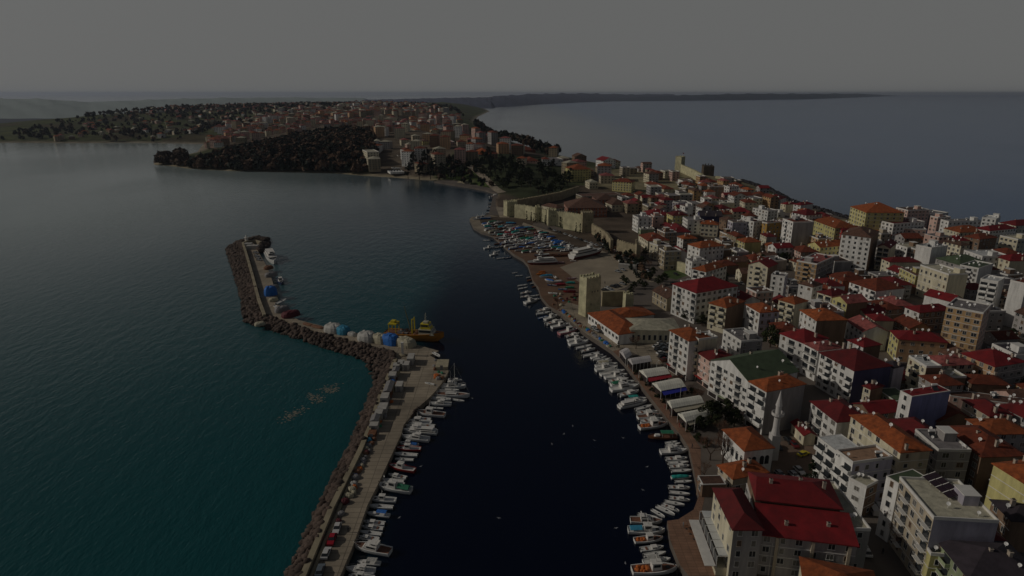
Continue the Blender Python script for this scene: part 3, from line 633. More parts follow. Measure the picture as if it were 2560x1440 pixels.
# --- waterfront row and blocks, read off the photograph (left eave, front eave, right eave corners)
B((1682,709),(1741,732),(1846,715),16,'white','hip','red',bal='rail',wr=True,desc='white five-storey apartment block with dark red hipped roof')
B((1731,671),(1765,679),(1833,667),12,'white','hip','orange',wr=True,bal='solid')
B((1773,757),(1816,769),(1864,753),13,'cream','hip','orange',bal='solid',wr_c='brown')
B((1866,761),(1900,781),(1945,776),13,'white','hip','orange',bal='solid',wr_c='lilac',wr=True)
B((1872,659),(1920,668),(1948,659),16,'cream','gable','red',bal='solid',wr_c='brown')
B((1928,689),(1962,694),(1997,690),14,'white','flat','grey',wr=True,wr_c='lilac')
B((1632,725),(1668,746),(1690,727),7,'stone','gable','brown',name='stone_church_ruin',desc='roofless-looking old stone church with tan gable')
B((1992,653),(2042,662),(2134,650),14,'tan','flat','pinkred',wr=True,wr_c='grey',bal='solid')
B((2067,685),(2108,703),(2150,690),8,'brick','hip','rust')
B((1997,708),(2032,717),(2061,711),13,'white','hip','brown',wr=True)
B((2124,704),(2190,727),(2255,717),9,'white','hip','rust',bal='solid')
B((2081,743),(2118,758),(2164,751),13,'yellow','gable','pinkred',bal='rail',wr_c='brown')
B((2044,729),(2080,740),(2123,732),13,'cream','hip','maroon',bal='rail')
B((1947,748),(1987,760),(2039,757),13,'cream','hip','orange',bal='solid')
B((2001,775),(2042,801),(2108,793),14,'white','hip','orange',wr_c='brown')
B((1951,833),(2012,858),(2050,837),13,'white','hip','red',bal='rail',desc='long white four-storey block with dark red roof by a dark bushy tree')
B((2125,768),(2163,784),(2190,770),8,'cream','gable','red')
B((2165,786),(2187,801),(2228,797),8,'cream','hip','red')
B((1923,807),(1951,828),(1987,817),8,'brown','hip','rust')
B((2118,800),(2158,828),(2200,815),9,'white','gable','pinkred')
B((2301,664),(2372,688),(2400,679),17,'cream','flat','cream',fh=4,desc='big cream block with square dark windows and green roof behind')
B((2291,614),(2329,622),(2352,612),17,'white','flat','white',wl=False)
B((2366,767),(2458,785),(2556,779),20,'tan','flat','grey',name='unfinished_block',desc='tall unfinished tan block with brick infill panels',wr=True,wr_c='pink')
B((2263,767),(2299,781),(2366,768),10,'white','hip','red',wr=True,wr_c='brown')
B((2451,699),(2495,707),(2524,699),18,'white','flat','white',bal='solid')
B((2526,703),(2566,712),(2610,704),22,'white','flat','rust',wl=False)
B((2194,616),(2224,620),(2296,613),15,'cream','gable','red',bal='rail')
B((2104,585),(2178,594),(2228,582),22,'white','hip','brown',wr_c='brown')
B((2312,736),(2378,753),(2402,745),9,'white','gable','red',wl=False)
B((2400,664),(2447,673),(2482,661),14,'white','flat','green',bal='solid')
B((2340,645),(2400,662),(2445,650),12,'grey','hip','green',desc='grey block with broad green hipped roof')
B((2487,640),(2525,652),(2572,642),12,'cream','hip','red')
B((1675,825),(1723,852),(1757,832),17,'white','hip','orange',bal='rail',shop=True,desc='white five-storey corner block with orange roof facing the car park')
B((1724,837),(1747,851),(1789,842),17,'cream','flat','white',bal='solid',shop=True,desc='narrow cream block with red balconies and white roof')
B((1808,827),(1853,856),(1892,842),14,'white','flat','grey',wr=True,wr_c='grey')
B((1744,880),(1783,906),(1818,880),12,'pink','hip','maroon',shop=True)
B((1777,900),(1873,953),(1925,893),14,'white','gable','green',bal='rail',shop=True,desc='long white waterfront block under green gabled roof')
B((1874,953),(1917,978),(2021,963),16,'white','hip','orange',wr_c='grey',bal='solid',shop=True,desc='white waterfront block with blank grey side wall and orange roof')
B((1893,902),(1935,928),(1990,915),11,'brown','flat','brown')
B((2011,858),(2046,876),(2086,859),13,'white','hip','pinkred',bal='rail')
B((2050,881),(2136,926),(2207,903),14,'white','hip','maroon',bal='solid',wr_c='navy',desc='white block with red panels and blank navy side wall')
B((2120,850),(2159,867),(2195,857),11,'white','hip','red',wr_c='brown')
B((2227,826),(2247,847),(2357,845),10,'yellow','hip','red',wr='bal',wr_c='peach')
B((2159,964),(2177,972),(2200,960),9,'cream','hip','maroon',wr_c='brown')
B((2192,972),(2238,1003),(2262,985),6,'green','tray','green',extras=False)
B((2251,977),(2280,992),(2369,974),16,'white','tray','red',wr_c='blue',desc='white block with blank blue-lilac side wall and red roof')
B((2208,908),(2235,919),(2257,911),12,'lilac','hip','dark')
B((2272,892),(2316,919),(2328,903),13,'cream','flat','white',bal='solid',wr_c='brown')
B((2404,883),(2488,916),(2556,901),12,'peach','hip','red',wr=True,wr_c='grey')
B((2480,862),(2540,890),(2590,880),12,'white','flat','dark',bal='rail')
B((2364,972),(2376,990),(2550,962),8,'pink','tray','brown',wr='bal')
B((2330,925),(2362,945),(2400,935),9,'brown','flat','cream')
B((2400,935),(2430,958),(2500,945),8,'brown','hip','rust')
B((2128,1038),(2252,1130),(2322,1121),15,'cream','hip','orange',wr=True,wr_c='beige',desc='large cream block with long bright orange hipped roof')
B((2045,1093),(2091,1128),(2134,1108),13,'white','tray','white',bal='solid',extras=False,desc='white block under smooth white metal roof by the square')
B((2091,1129),(2132,1160),(2200,1124),13,'white','flat','terrace',bal='solid',wr=True,wr_c='lilac',desc='white block with deep balconies and terracotta roof terrace')
B((2028,1003),(2093,1054),(2152,1031),12,'white','hip','maroon',bal='rail')
B((1980,1055),(2011,1087),(2032,1079),4,'cream','gable','red',cat='house')
B((2288,1077),(2346,1128),(2415,1119),12,'grey','flat','grey',wr=True)
B((2350,1066),(2454,1141),(2547,1127),11,'brown','hip','rust')
B((2122,1198),(2166,1221),(2210,1214),9,'white','flat','cream',wr=True,wr_c='brown')
B((2216,1191),(2247,1210),(2290,1178),17,'white','tray','green',extras=False,desc='white block end with dull green roof beside the solar panels')
B((2485,1159),(2580,1218),(2650,1180),16,'yellow','hip','orange',wl=False,desc='tall blank yellow wall block with orange roof at the right edge')
B((2303,1352),(2327,1388),(2345,1375),10,'yellow','flat','cream',wr=True)
B((2342,1345),(2424,1445),(2560,1400),12,'green','hip','dark',bal='solid')
B((2362,1310),(2400,1352),(2490,1330),12,'brown','hip','maroon')
B((2480,1250),(2530,1300),(2640,1280),9,'brown','hip','dark')
B((2003,1394),(2020,1500),(2200,1495),8,'cream','hip','orange',wl=False,desc='bright orange tiled roof at the bottom edge of the street',extras=False)
B((1796,1163),(1833,1196),(1927,1185),5,'beige','hip','orange',wr=True,cat='house',desc='low beige house with orange hipped roof below the mosque')
B((1745,1190),(1757,1212),(1812,1206),4,'brown','tray','brown',cat='house',extras=False)
# --- middle rows
for a in [((1531,453),(1579,456),(1601,453),14,'yellow','hip','rust'),((1611,457),(1660,473),(1678,470),8,'cream','hip','rust'),((1699,470),(1714,472),(1744,470),12,'stone','flat','brown'),
 ((1769,463),(1774,467),(1811,464),15,'brown','flat','brown'),((1811,466),(1824,468),(1850,466),16,'white','flat','red'),((1681,506),(1696,508),(1729,505),9,'lilac','flat','grey'),
 ((1666,532),(1682,539),(1707,532),12,'yellow','hip','maroon'),((1744,532),(1751,540),(1792,528),9,'navy','gable','dark'),((1752,559),(1795,562),(1806,557),10,'cream','hip','orange'),
 ((1720,610),(1750,620),(1806,612),14,'white','hip','orange'),((1582,539),(1596,546),(1620,540),12,'white','flat','grey'),((1597,570),(1602,574),(1629,568),8,'green','flat','cream'),
 ((1610,528),(1620,538),(1666,531),10,'brown','hip','red'),((1633,507),(1645,512),(1656,507),9,'cream','hip','red'),((1660,563),(1680,580),(1717,572),8,'grey','hip','red'),
 ((1643,575),(1662,583),(1681,577),11,'brown','flat','brown'),((1597,587),(1620,602),(1660,592),7,'cream','hip','rust'),((1624,608),(1645,615),(1662,608),10,'cream','flat','brown'),
 ((1648,622),(1662,630),(1692,622),12,'stone','flat','brown'),((1913,494),(1952,498),(1964,493),9,'white','hip','maroon'),((1952,508),(1965,511),(1977,506),7,'cream','hip','red'),
 ((1984,510),(2002,513),(2032,509),8,'white','hip','red'),((1882,521),(1920,529),(1942,526),11,'white','flat','grey'),((1980,530),(2015,538),(2034,530),17,'white','hip','maroon'),
 ((1820,552),(1832,557),(1859,552),13,'lilac','flat','brown'),((1857,550),(1885,556),(1902,552),14,'white','flat','rust'),((1905,556),(1918,559),(1954,554),14,'ochre','flat','rust'),
 ((2020,609),(2051,618),(2112,609),10,'yellow','gable','orange'),((2031,549),(2088,570),(2112,557),13,'yellow','hip','orange'),((2088,570),(2106,575),(2147,568),12,'red','hip','red'),
 ((2127,516),(2166,531),(2232,522),21,'yellow','hip','orange'),((2176,548),(2234,561),(2292,551),14,'white','flat','maroon'),((2234,563),(2244,571),(2296,561),10,'pink','flat','grey'),
 ((2326,541),(2345,545),(2361,540),12,'pink','flat','red'),((2352,550),(2372,555),(2432,548),12,'white','flat','grey'),((2455,545),(2490,549),(2513,544),12,'white','flat','white'),
 ((2438,570),(2475,577),(2523,567),12,'white','hip','red'),((2360,570),(2400,581),(2440,572),10,'cream','hip','orange'),((2410,590),(2450,598),(2467,588),11,'brown','hip','rust'),
 ((2410,627),(2456,643),(2489,630),12,'white','flat','white'),((2355,592),(2380,601),(2406,595),9,'cream','hip','red'),((2290,530),(2330,537),(2360,531),9,'grey','flat','grey'),
 ((2240,520),(2270,527),(2300,520),14,'pink','flat','brown'),((2500,556),(2540,564),(2580,556),12,'cream','hip','maroon'),((2500,590),(2545,600),(2590,590),10,'cream','flat','cream'),
 ((1850,500),(1862,506),(1882,501),10,'cream','hip','rust'),((1780,505),(1800,510),(1822,504),8,'cream','flat','cream'),((1785,530),(1800,536),(1822,530),9,'cream','hip','rust'),
 ((1745,452),(1765,456),(1783,452),8,'cream','hip','rust'),((1690,452),(1712,456),(1735,452),7,'grey','hip','brown'),((1855,640),(1880,650),(1905,642),7,'cream','hip','rust'),((1842,598),(1862,606),(1893,600),8,'yellow','hip','orange'),
 ((2205,646),(2225,655),(2290,650),9,'cream','hip','maroon'),((2250,670),(2290,690),(2312,682),9,'yellow','tray','brown'),((2170,680),(2195,690),(2230,682),6,'grey','tray','grey')]:
    B(*a[:7],wr=(a[3]>9),detail=1)
B((1957,548),(1983,557),(2024,552),21,'white','flat','rust',bal='solid',wr_c='grey',desc='tall slim white block with rows of dark balconies')
# prison: brown tiled wings
for a in [((1354,513),(1391,521),(1410,518),10,'cream','hip','brown'),((1410,505),(1420,520),(1490,492),9,'brick','hip','brown'),((1480,490),(1492,500),(1525,488),10,'brick','hip','brown'),((1500,500),(1530,512),(1560,505),8,'cream','hip','brown'),((1440,485),(1455,491),(1520,475),7,'stone','tray','brown')]:
    B(*a,wr=True,name='prison_wing',group='old prison wings',detail=1,extras=False)
# big hall with two red roofs, bottom right
B((1785,1221),(1834,1322),(1902,1314),14,'cream','hip','maroon',wr=True,wr_c='grey',pitch=.5,extras=False,desc='tall hall wing with worn maroon mansard roof beside the quay')
hall=B((1866,1209),(1899,1335),(2127,1330),11,'grey','tray','dark',wr=True,label='broad grey hall with two long bright red roofs, one above the other',extras=False)
hw,hd=FOOT[-1][4]/2,FOOT[-1][5]/2; hz0=11
m=MB(); y0,y1=-hd-.5,-hd+hd*2*.42; m.add([(-hw,y0,hz0+.2),(hw+.3,y0,hz0+.2),(hw+.3,y1,hz0+2.6),(-hw,y1,hz0+2.6),(-hw,y0,hz0-.05),(hw+.3,y0,hz0-.05),(hw+.3,y1,hz0+.1),(-hw,y1,hz0+.1)],[(0,1,2,3),(4,5,1,0),(5,6,2,1),(6,7,3,2),(7,4,0,3)]); m.build('roof',roofm('red'),hall)
m=MB(); m.box(-hw+.2,hw-1.5,y1+.6,hd,hz0+.1,hz0+3.4); m.build('upper_wall',wall('brown'),hall)
m=MB(); a0,a1,b0,b1,zz=-hw,hw-1,y1-.2,hd+.4,hz0+3.41; ym=(b0+b1)/2; m.add([(a0,b0,zz),(a1,b0,zz),(a1,b1,zz),(a0,b1,zz),(a0+1,ym,zz+2.6),(a1-6,ym,zz+2.6),(a0,b0,zz-.25),(a1,b0,zz-.25),(a1,b1,zz-.25),(a0,b1,zz-.25)],[(0,1,5,4),(1,2,5),(2,3,4,5),(3,0,4),(6,7,1,0),(7,8,2,1),(8,9,3,2),(9,6,0,3)]); m.build('roof',roofm('red'),hall)
for fx,fy,zz in ((-.2,-.35,1),(.25,-.3,1.2),(.3,.2,5.4),(.05,.25,5.2),(-.3,.15,5.3)): ob('chimney',chim_mesh(),hall,(fx*2*hw,fy*2*hd,hz0+zz),0,.8)
for i in (-.62,.12,.86): m=MB(); m.box(i*hw-.35,i*hw+.35,-hd-.35,-hd+.05,-1,hz0-.3); m.build('pilaster',wall('beige'),hall)
B((2042,1208),(2127,1326),(2172,1322),11.5,'grey','flat','cream',wr=True,desc='grey end block with pale roof terrace beside the red roofs')
# block with solar panels
sol=B((2249,1197),(2334,1298),(2440,1250),18,'beige','flat','cream',bal='rail',wr_c='lilac',desc='beige block with flat roof carrying a rack of dark solar panels')
# ------------------------------------------------------------------ solar rack
def frame_from(Lp,Fp,Rp,z):
    l,f,q=G(*Lp,z),G(*Fp,z),G(*Rp,z); u=l-f;v=q-f; D_=u.length;u.normalize();v=v-u*v.dot(u);W_=v.length; v=Vector((u.y,-u.x,0)); c=f+u*D_/2+v*W_/2
    return c.x,c.y,math.atan2(v.y,v.x),W_,D_
x,y,an,W_,D_=frame_from((2304,1192),(2372,1248),(2398,1240),20.4)
t=empty('solar_array',(x,y,20.1),an); named(t,'tilted rack of dark solar panels with pale frames on the beige block','solar panels')
M_sol=mat('solar_cell',(.03,.018,.025),.3,.2,1)
m=MB()
for x0 in (-W_/2,W_/2-.1):
    for y0 in np.linspace(-D_/2,D_/2-.1,4): m.box(x0,x0+.1,y0,y0+.1,0,1.6 if x0>0 else .5)
m.build('rack',M_trim,t)
for i in range(4):
    for j in range(2):
        y0=-D_/2+D_*i/4;y1=y0+D_/4-.25; x0=-W_/2+W_*j/2; x1=x0+W_/2-.15; z0=.6+1.1*j/2; z1=z0+.55
        m=MB(); m.add([(x0,y0,z0),(x1,y0,z1),(x1,y1,z1),(x0,y1,z0),(x0,y0,z0-.06),(x1,y0,z1-.06),(x1,y1,z1-.06),(x0,y1,z0-.06)],[(0,1,2,3),(7,6,5,4),(0,4,5,1),(1,5,6,2),(2,6,7,3),(3,7,4,0)])
        m.add([(x0,y1+.02,z0+.02),(x1,y1+.02,z1+.02),(x1,y1+.2,z1+.02),(x0,y1+.2,z0+.02)],[(0,1,2,3)],1)
        m.build('panel',[M_sol,M_trim],t)
# glazed terrace on the quay side of the hall
x,y,an,W_,D_=frame_from((1750,1277),(1793,1390),(1823,1386),7.5)
t=empty('glazed_terrace',(x,y,2),an); named(t,'white-framed glazed terrace along the quay side of the tall hall','terrace')
m=MB(); m.box(-W_/2,W_/2,-D_/2,D_/2,-1,2.2); m.build('wall',wall('cream'),t)
m=MB(); k=6
for i in range(k):
    y0=-D_/2+D_*i/k; m=MB(); m.box(-W_/2+.4,W_/2,y0+.08,y0+D_/k-.08,5.5,5.62); m.build('roof_panel',mat('white_sheet',(.62,.64,.64),.5,.12,.5),t)
m=MB()
for i in range(k+1):
    y0=-D_/2+(D_-.15)*i/k
    m.box(-W_/2,-W_/2+.15,y0,y0+.15,2.2,5.4); m.box(W_/2-.15,W_/2,y0,y0+.15,2.2,5.4); m.box(-W_/2+.15,W_/2-.15,y0,y0+.12,5.3,5.45)
m.build('frame',M_trim,t)
m=MB(); m.box(-W_/2+.05,-W_/2+.1,-D_/2,D_/2,2.2,5.3); m.build('glazing',M_glass,t)
m=MB(); m.box(-W_/2-2.6,-W_/2-.1,-D_/2,D_/2,2.6,2.75); m.build('awning',M_trim,t)
for i in range(9):
    p=G(1716+i*10.5,1320+i*13.5,2.1)
# ------------------------------------------------------------------ market hall
def market():
    t=empty('market_hall',(0,0,0)); t['label']='L-shaped market hall with bright orange roof and white quay wall'; t['category']='building'
    rm=roofm('orange'); z=7.5
    A_=G(1471,781,z);B_=G(1547,834,z);C_=G(1576,829,z);D_=G(1573,762,z);E_=G(1626,778,z)
    u=(A_-B_).normalized(); v=Vector((u.y,-u.x,0)); L1=(A_-B_).length; 
    def blk(org,du,dv,lu,lv,h0,h1,name='wing'):
        m=MB(); p=[org,org+dv*lv,org+dv*lv+du*lu,org+du*lu]; m.add([(q.x,q.y,1.5) for q in p]+[(q.x,q.y,h0) for q in p],[(0,1,5,4),(1,2,6,5),(2,3,7,6),(3,0,4,7)]); m.build('wall',[wall('white')],t)
        o=.5; p=[org-du*o-dv*o,org-du*o+dv*(lv+o),org+du*(lu+o)+dv*(lv+o),org+du*(lu+o)-dv*o]
        a=org+dv*lv/2+du*min(lv/2,lu/3); b=org+dv*lv/2+du*(lu-min(lv/2,lu/3)); m=MB()
        m.add([(q.x,q.y,h0) for q in p]+[(a.x,a.y,h1),(b.x,b.y,h1)],[(0,1,4),(1,2,5,4),(2,3,5),(3,0,4,5)]); m.add([(q.x,q.y,h0-.25) for q in p]+[(q.x,q.y,h0-.01) for q in p],[(0,1,5,4),(1,2,6,5),(2,3,7,6),(3,0,4,7),(3,2,1,0)]); m.build('roof',rm,t)
    wv=(C_-B_).dot(v)+3
    blk(B_,u,v,L1,wv+5,7.2,10.2)
    L2=(E_-A_).dot(v); blk(A_-u*11,u,v,L2,11+0,7.15,9.9) if False else blk(A_-u*12+v*(wv-2),u,v,12,L2-wv+2,7.18,9.6)
    k=9
    for i in range(k):
        c=B_+u*(L1*(i+.5)/k); o=ob('window',win_mesh(1.8,1.4),t,(c.x,c.y,4.2),math.atan2(v.y,v.x)-math.pi/2)
    # people entrances
    m=MB(); q=B_+u*L1*.62-v*.1; mm=Matrix.Rotation(math.atan2(u.y,u.x),4,'Z')
    m.box(-2,2,-.05,.05,0,3); me=m.mesh('gate',mat('gate_wood',(.2,.1,.05),.8)); ob('gate',me,t,(q.x,q.y,2),math.atan2(u.y,u.x))
market()
mk=B((1566,795),(1577,824),(1687,803),6.5,'cream','hip','cream',name='customs_hall',wl=False,extras=False,pitch=.22,label='low cream hall with pale roof and a row of tall dark windows',cat='building')
an_=mk.rotation_euler[2]; W2,D2=FOOT[-1][4]/2,FOOT[-1][5]/2
for i in range(9):
    ob('window',win_mesh(1.1,2.4),mk,(-W2+2*W2*(i+.5)/9,-D2,1.6),0)
# ------------------------------------------------------------------ square harbour tower + castle walls
M_lime=mat('fortress_stone',(.60,.56,.36),.95,.42,.22,.7,1.1)
M_limed=mat('fortress_stone_brown',(.40,.34,.22),.95,.42,.22,.7,1.1)
def stower(Lp,Fp,Rp,h,label,zg=2.0,m=M_lime,batter=.03,cren=True,name='stone_tower',slits=True,ruin=0):
    x,y,an,W_,D_=frame_from(Lp,Fp,Rp,zg+h); t=empty(name,(x,y,zg),an); named(t,label,'tower')
    a,b_=W_/2,D_/2; ba=1+batter; mm=MB(); r=random.Random(int(x)); rings=[]
    for k in range(7):
        f=k/6; s=ba-(ba-1)*f; zz=-4+(h+4)*f
        rings.append([(-a*s,-b_*s,zz),(0,-b_*s*1.003,zz),(a*s,-b_*s,zz),(a*s*1.002,0,zz),(a*s,b_*s,zz),(0,b_*s,zz),(-a*s,b_*s,zz),(-a*s*1.002,0,zz)])
    mm.loft(rings); mm.build('masonry',m,t)
    if cren:
        mm=MB()
        for sx0,sx1,sy0,sy1 in ((-a,a,-b_,-b_+.8),(-a,a,b_-.8,b_)):
            x0=sx0
            while x0<sx1-.9:
                hh=r.uniform(.5,1.3) if not ruin else r.uniform(.3,3); mm.box(x0,x0+1.1,sy0,sy1,h-.02,h+hh); x0+=1.9
        y0=-b_+.9
        while y0<b_-1.8: mm.box(-a,-a+.8,y0,y0+1.1,h-.02,h+r.uniform(.5,1.3 if not ruin else 3)); mm.box(a-.8,a,y0,y0+1.1,h-.02,h+r.uniform(.5,1.3)); y0+=1.9
        mm.build('parapet',m,t)
    if slits:
        for fx,z in ((.1,.62),(.3,.62),(-.15,.3),(-.1,.62)):
            mm=MB(); mm.box(fx*W_-.22,fx*W_+.22,-b_*1.02-.06,-b_*1.0+.1,h*z,h*z+.9); mm.build('opening',M_glass,t)
    return t
stower((1449,691),(1467,698),(1504,692),20,'tall square stone harbour tower beside the orange-roofed market',zg=2)
def cwall(pts,h,wd,label,z0=2.0,m=M_lime,cren=True):
    q=[G(x,y,z0+h) for x,y in pts]; o=wallpath('castle_wall',pts,z0-3,z0+h,wd,m,label,zp=z0+h); o['category']='wall'
    if cren:
        mm=MB(); r=random.Random(len(pts)+int(h*10))
        for i in range(len(q)-1):
            d=q[i+1]-q[i]; L_=d.length; d.normalize(); nn=Vector((-d.y,d.x,0)); k=0.5
            while k<L_-1.6:
                p=q[i]+d*k; e=p+d*1.2; zt=z0+h+r.uniform(.4,1.0)
                vs=[p-nn*wd*.45,e-nn*wd*.45,e-nn*wd*.1,p-nn*wd*.1]; mm.add([(v.x,v.y,z0+h-.02) for v in vs]+[(v.x,v.y,zt) for v in vs],[(4,5,6,7),(0,1,5,4),(1,2,6,5),(2,3,7,6),(3,0,4,7),(3,2,1,0)]); k+=2.3
        c=mm.build('battlement',m,o)
    return o
stower((1259,503),(1268,506),(1288,502),13,'square fortress tower at the water end of the long wall')
cwall([(1288,511),(1315,514),(1341,519)],12,2.5,'sunlit fortress wall stretch next to the water-end tower')
stower((1338,515),(1342,520),(1350,517),12,'narrow fortress turret midway along the sunlit wall',slits=False)
cwall([(1350,521),(1368,525)],11,2.5,'short fortress wall stretch between turret and ivy-topped tower')
stower((1367,522),(1371,527),(1390,524),13,'ivy-topped fortress tower among the cypresses')
cwall([(1391,529),(1412,531)],12,2.5,'pale fortress wall stretch left of the broad corner bastion')
cwall([(1411,530),(1457,537)],14,2.5,'tall sunlit curtain wall leading to the castle corner')
stower((1452,528),(1457,533),(1481,530),16,'brown corner tower of the fortress above the boatyard road',m=M_limed)
cwall([(1482,560),(1500,570),(1518,582),(1530,600)],8,2,'ivy-grown old town wall behind the boatyard road',m=M_limed)
cwall([(1545,600),(1570,607),(1598,615)],9,2,'crumbling stretch of town wall with pines in front',m=M_limed)
stower((1588,608),(1592,613),(1600,610),11,'ruined wall turret at the end of the town wall',ruin=1,m=M_limed,slits=False)
cwall([(1693,652),(1731,665)],6,2,'beige castle wall beside the green lawn',cren=False)
cwall([(1505,729),(1562,727)],8,2,'dark stone wall running from the harbour tower behind the market',m=M_limed,cren=False)
stower((1558,732),(1565,738),(1580,733),9,'stub of stone tower where the market wall ends',m=M_lime,slits=False)
cwall([(1290,500),(1350,490),(1400,480),(1445,466)],8,3,'dark fortress wall rising behind the pines',m=M_limed,z0=3)
# citadel
stower((1689,392),(1704,393),(1721,392),20,'square citadel tower with a flag on the hill by the open sea',zg=6)
cwall([(1705,412),(1730,422),(1757,436)],14,3,'sunlit sloping citadel wall between the two hilltop towers',z0=4)
stower((1755,414),(1760,417),(1782,415),12,'ragged ruined citadel tower at the right of the sloping wall',zg=5,m=mat('ruin_stone',(.12,.09,.06),.95,.5,.2,.7,1),ruin=1)
cwall([(1790,440),(1815,443),(1850,450)],5,2,'low seaward bastion wall right of the ruined citadel tower',z0=5,cren=False)
p=G(1706,392,26); t=empty('flagpole',p); named(t,'tiny flag flying on a pole above the citadel tower','flag'); m=MB(); m.tube((0,0,-.2),(0,0,5.5),.12); m.build('pole',M_trim,t); m=MB(); m.add([(0,0,4),(1,.1,4.1),(2,-.1,3.9),(2,-.1,5.2),(1,.1,5.4),(0,0,5.3)],[(0,1,4,5),(1,2,3,4)]); m.build('flag',mat('flag_red',(.35,.02,.02),.8),t)
# ------------------------------------------------------------------ mosque and minaret
mq=B((1809,1074),(1862,1126),(1929,1114),8.5,'white','hip','orange',name='mosque',wl=False,wr=False,extras=False,pitch=.5,label='white mosque with orange hipped roof and dark arched windows',cat='mosque',group=None)
W2,D2=FOOT[-1][4]/2,FOOT[-1][5]/2
m=MB(); 
def arch(w_,h_,m,dep=.06):
    pts=[(-w_/2,0),(w_/2,0),(w_/2,h_)]+[(w_/2*math.cos(a),h_+w_/2*math.sin(a)) for a in np.linspace(.3,math.pi-.3,5)]+[(-w_/2,h_)]
    m.loft([[(x,0.02,z) for x,z in pts],[(x,-dep,z) for x,z in pts]])
m=MB(); arch(1.3,2.2,m); aw=m.mesh('arched_window',M_glass)
for x in (-.32,-.14,.14,.32): ob('window',aw,mq,(x*2*W2,-D2-.02,3.2))
for i in range(5): ob('window',aw,mq,(-W2-.02,-D2+2*D2*(i+.5)/5,3.2),-math.pi/2)
q=G(1930,1146,2); t=empty('minaret',q); named(t,'slender white minaret with pointed cone beside the mosque','minaret')
M_min=mat('minaret_white',(.60,.58,.56),.8,.15,.5)
def lathe(prof,m,n=14,mi=0): m.loft([[(r_*math.cos(2*math.pi*k/n),r_*math.sin(2*math.pi*k/n),z) for k in range(n)] for r_,z in prof],mi)
m=MB(); m.box(-1.3,1.3,-1.3,1.3,0,8.5); m.build('base',M_min,t)
m=MB(); lathe([(1.25,8.5),(.95,10.5),(.88,14.5)],m); m.build('shaft',M_min,t)
m=MB(); lathe([(.9,14.2),(1.7,14.9),(1.8,15.0),(1.8,15.9),(1.68,15.9),(1.66,15.0),(.8,15.0)],m); m.build('balcony',M_min,t)
m=MB(); lathe([(.8,15),(.8,18.2)],m); m.build('upper_shaft',M_min,t)
m=MB(); lathe([(1.0,18.1),(.9,18.5),(.05,23)],m); m.build('spire',M_min,t)
# ------------------------------------------------------------------ waterfront restaurants
def canopy(pts,z,label,aw=None,awpts=None,col='white',ridge_=True):
    P4=[G(x,y,z) for x,y in pts]; c=sum(P4,Vector())/4; t=empty('restaurant_canopy',(c.x,c.y,2)); named(t,label,'canopy')
    loc=lambda p,zz: (p.x-c.x,p.y-c.y,zz-2)
    a,b_,cc,d=P4; m=MB(); e=(a+d)/2; f=(b_+cc)/2   # ridge from mid(a,d) to mid(b,cc)
    nseg=6; top=[];
    for i in range(nseg+1):
        s=i/nseg; p=a.lerp(b_,s);q=d.lerp(cc,s);r_=e.lerp(f,s)
        top.append([loc(p,z),loc(p.lerp(r_,.5),z+.85),loc(r_,z+1.2),loc(q.lerp(r_,.5),z+.85),loc(q,z)])
    m.loft(top,closed=False,cap=(False,False)); m.add([(x,y,zz-.08) for r_ in top for x,y,zz in r_],[(i*5+k,i*5+k+1,(i+1)*5+k+1,(i+1)*5+k) for i in range(nseg) for k in range(4)])
    m.add([loc(a,z),loc(e,z+1.2),loc(d,z),loc(a,z-.5),loc(d,z-.5)],[(0,1,2),(0,2,4,3)]); m.add([loc(b_,z),loc(f,z+1.2),loc(cc,z),loc(b_,z-.5),loc(cc,z-.5)],[(2,1,0),(3,4,2,0)])
    m.build('roof',mat('canvas_'+col,{'white':(.80,.79,.70),'grey':(.60,.57,.57)}[col],.7,.16,.3,.2,2,wave=(.35,'X',.93)),t)
    for p,q in ((a,b_),(d,cc)):
        for i in range(6):
            s=p.lerp(q,i/5); m=MB(); x,y,_=loc(s,0); m.tube((x,y,0),(x,y,z-2),.08,n=5); m.build('post',M_trim,t)
    m=MB(); ins=[P4[i].lerp(c,.10) for i in range(4)]; ins=[Vector((p.x,p.y,0)) for p in ins]
    for k in range(4):
        p,q=ins[k],ins[(k+1)%4]; m.add([loc(p,2),loc(q,2),loc(q,z-.4),loc(p,z-.4)],[(0,1,2,3)])
    m.build('glazing',M_shop,t)
    if aw:
        A4=[G(x,y,z-.3-(.7 if i>1 else 0)) for i,(x,y) in enumerate(awpts)]; m=MB(); zs=[z-.1,z-.1,z-.9,z-.9]
        m.add([loc(p,zz) for p,zz in zip(A4,zs)]+[loc(p,zz-.06) for p,zz in zip(A4,zs)],[(0,1,2,3),(7,6,5,4),(0,4,5,1),(1,5,6,2),(2,6,7,3),(3,7,4,0)]); m.build('awning',mat('awning_'+aw,{'red':(.42,.02,.035),'blue':(.03,.04,.40),'cream':(.55,.50,.38)}[aw],.7,.1),t)
    FOOT.append((c.x,c.y,12,0,20,16)); return t
canopy([(1549,877),(1563,870),(1580,887),(1565,897)],5,'small grey-white square canopy at the top of the restaurant row',col='grey')
canopy([(1570,897),(1620,890),(1629,903),(1582,911)],5.5,'grey-white restaurant canopy above the red-awninged one',col='grey')
canopy([(1598,925),(1652,917),(1675,934),(1618,943)],5.5,'white restaurant canopy with red awning along its lower side','red',[(1618,943),(1676,934),(1680,943),(1623,955)])
canopy([(1631,957),(1691,945),(1714,966),(1653,977)],5.5,'white restaurant canopy with blue awning along its lower side','blue',[(1653,977),(1714,966),(1718,976),(1660,989)])
canopy([(1668,1002),(1743,989),(1760,1006),(1680,1020)],5.5,'pale restaurant canopy with cream skirt below the blue-awninged one','cream',[(1680,1020),(1760,1006),(1768,1016),(1690,1031)])
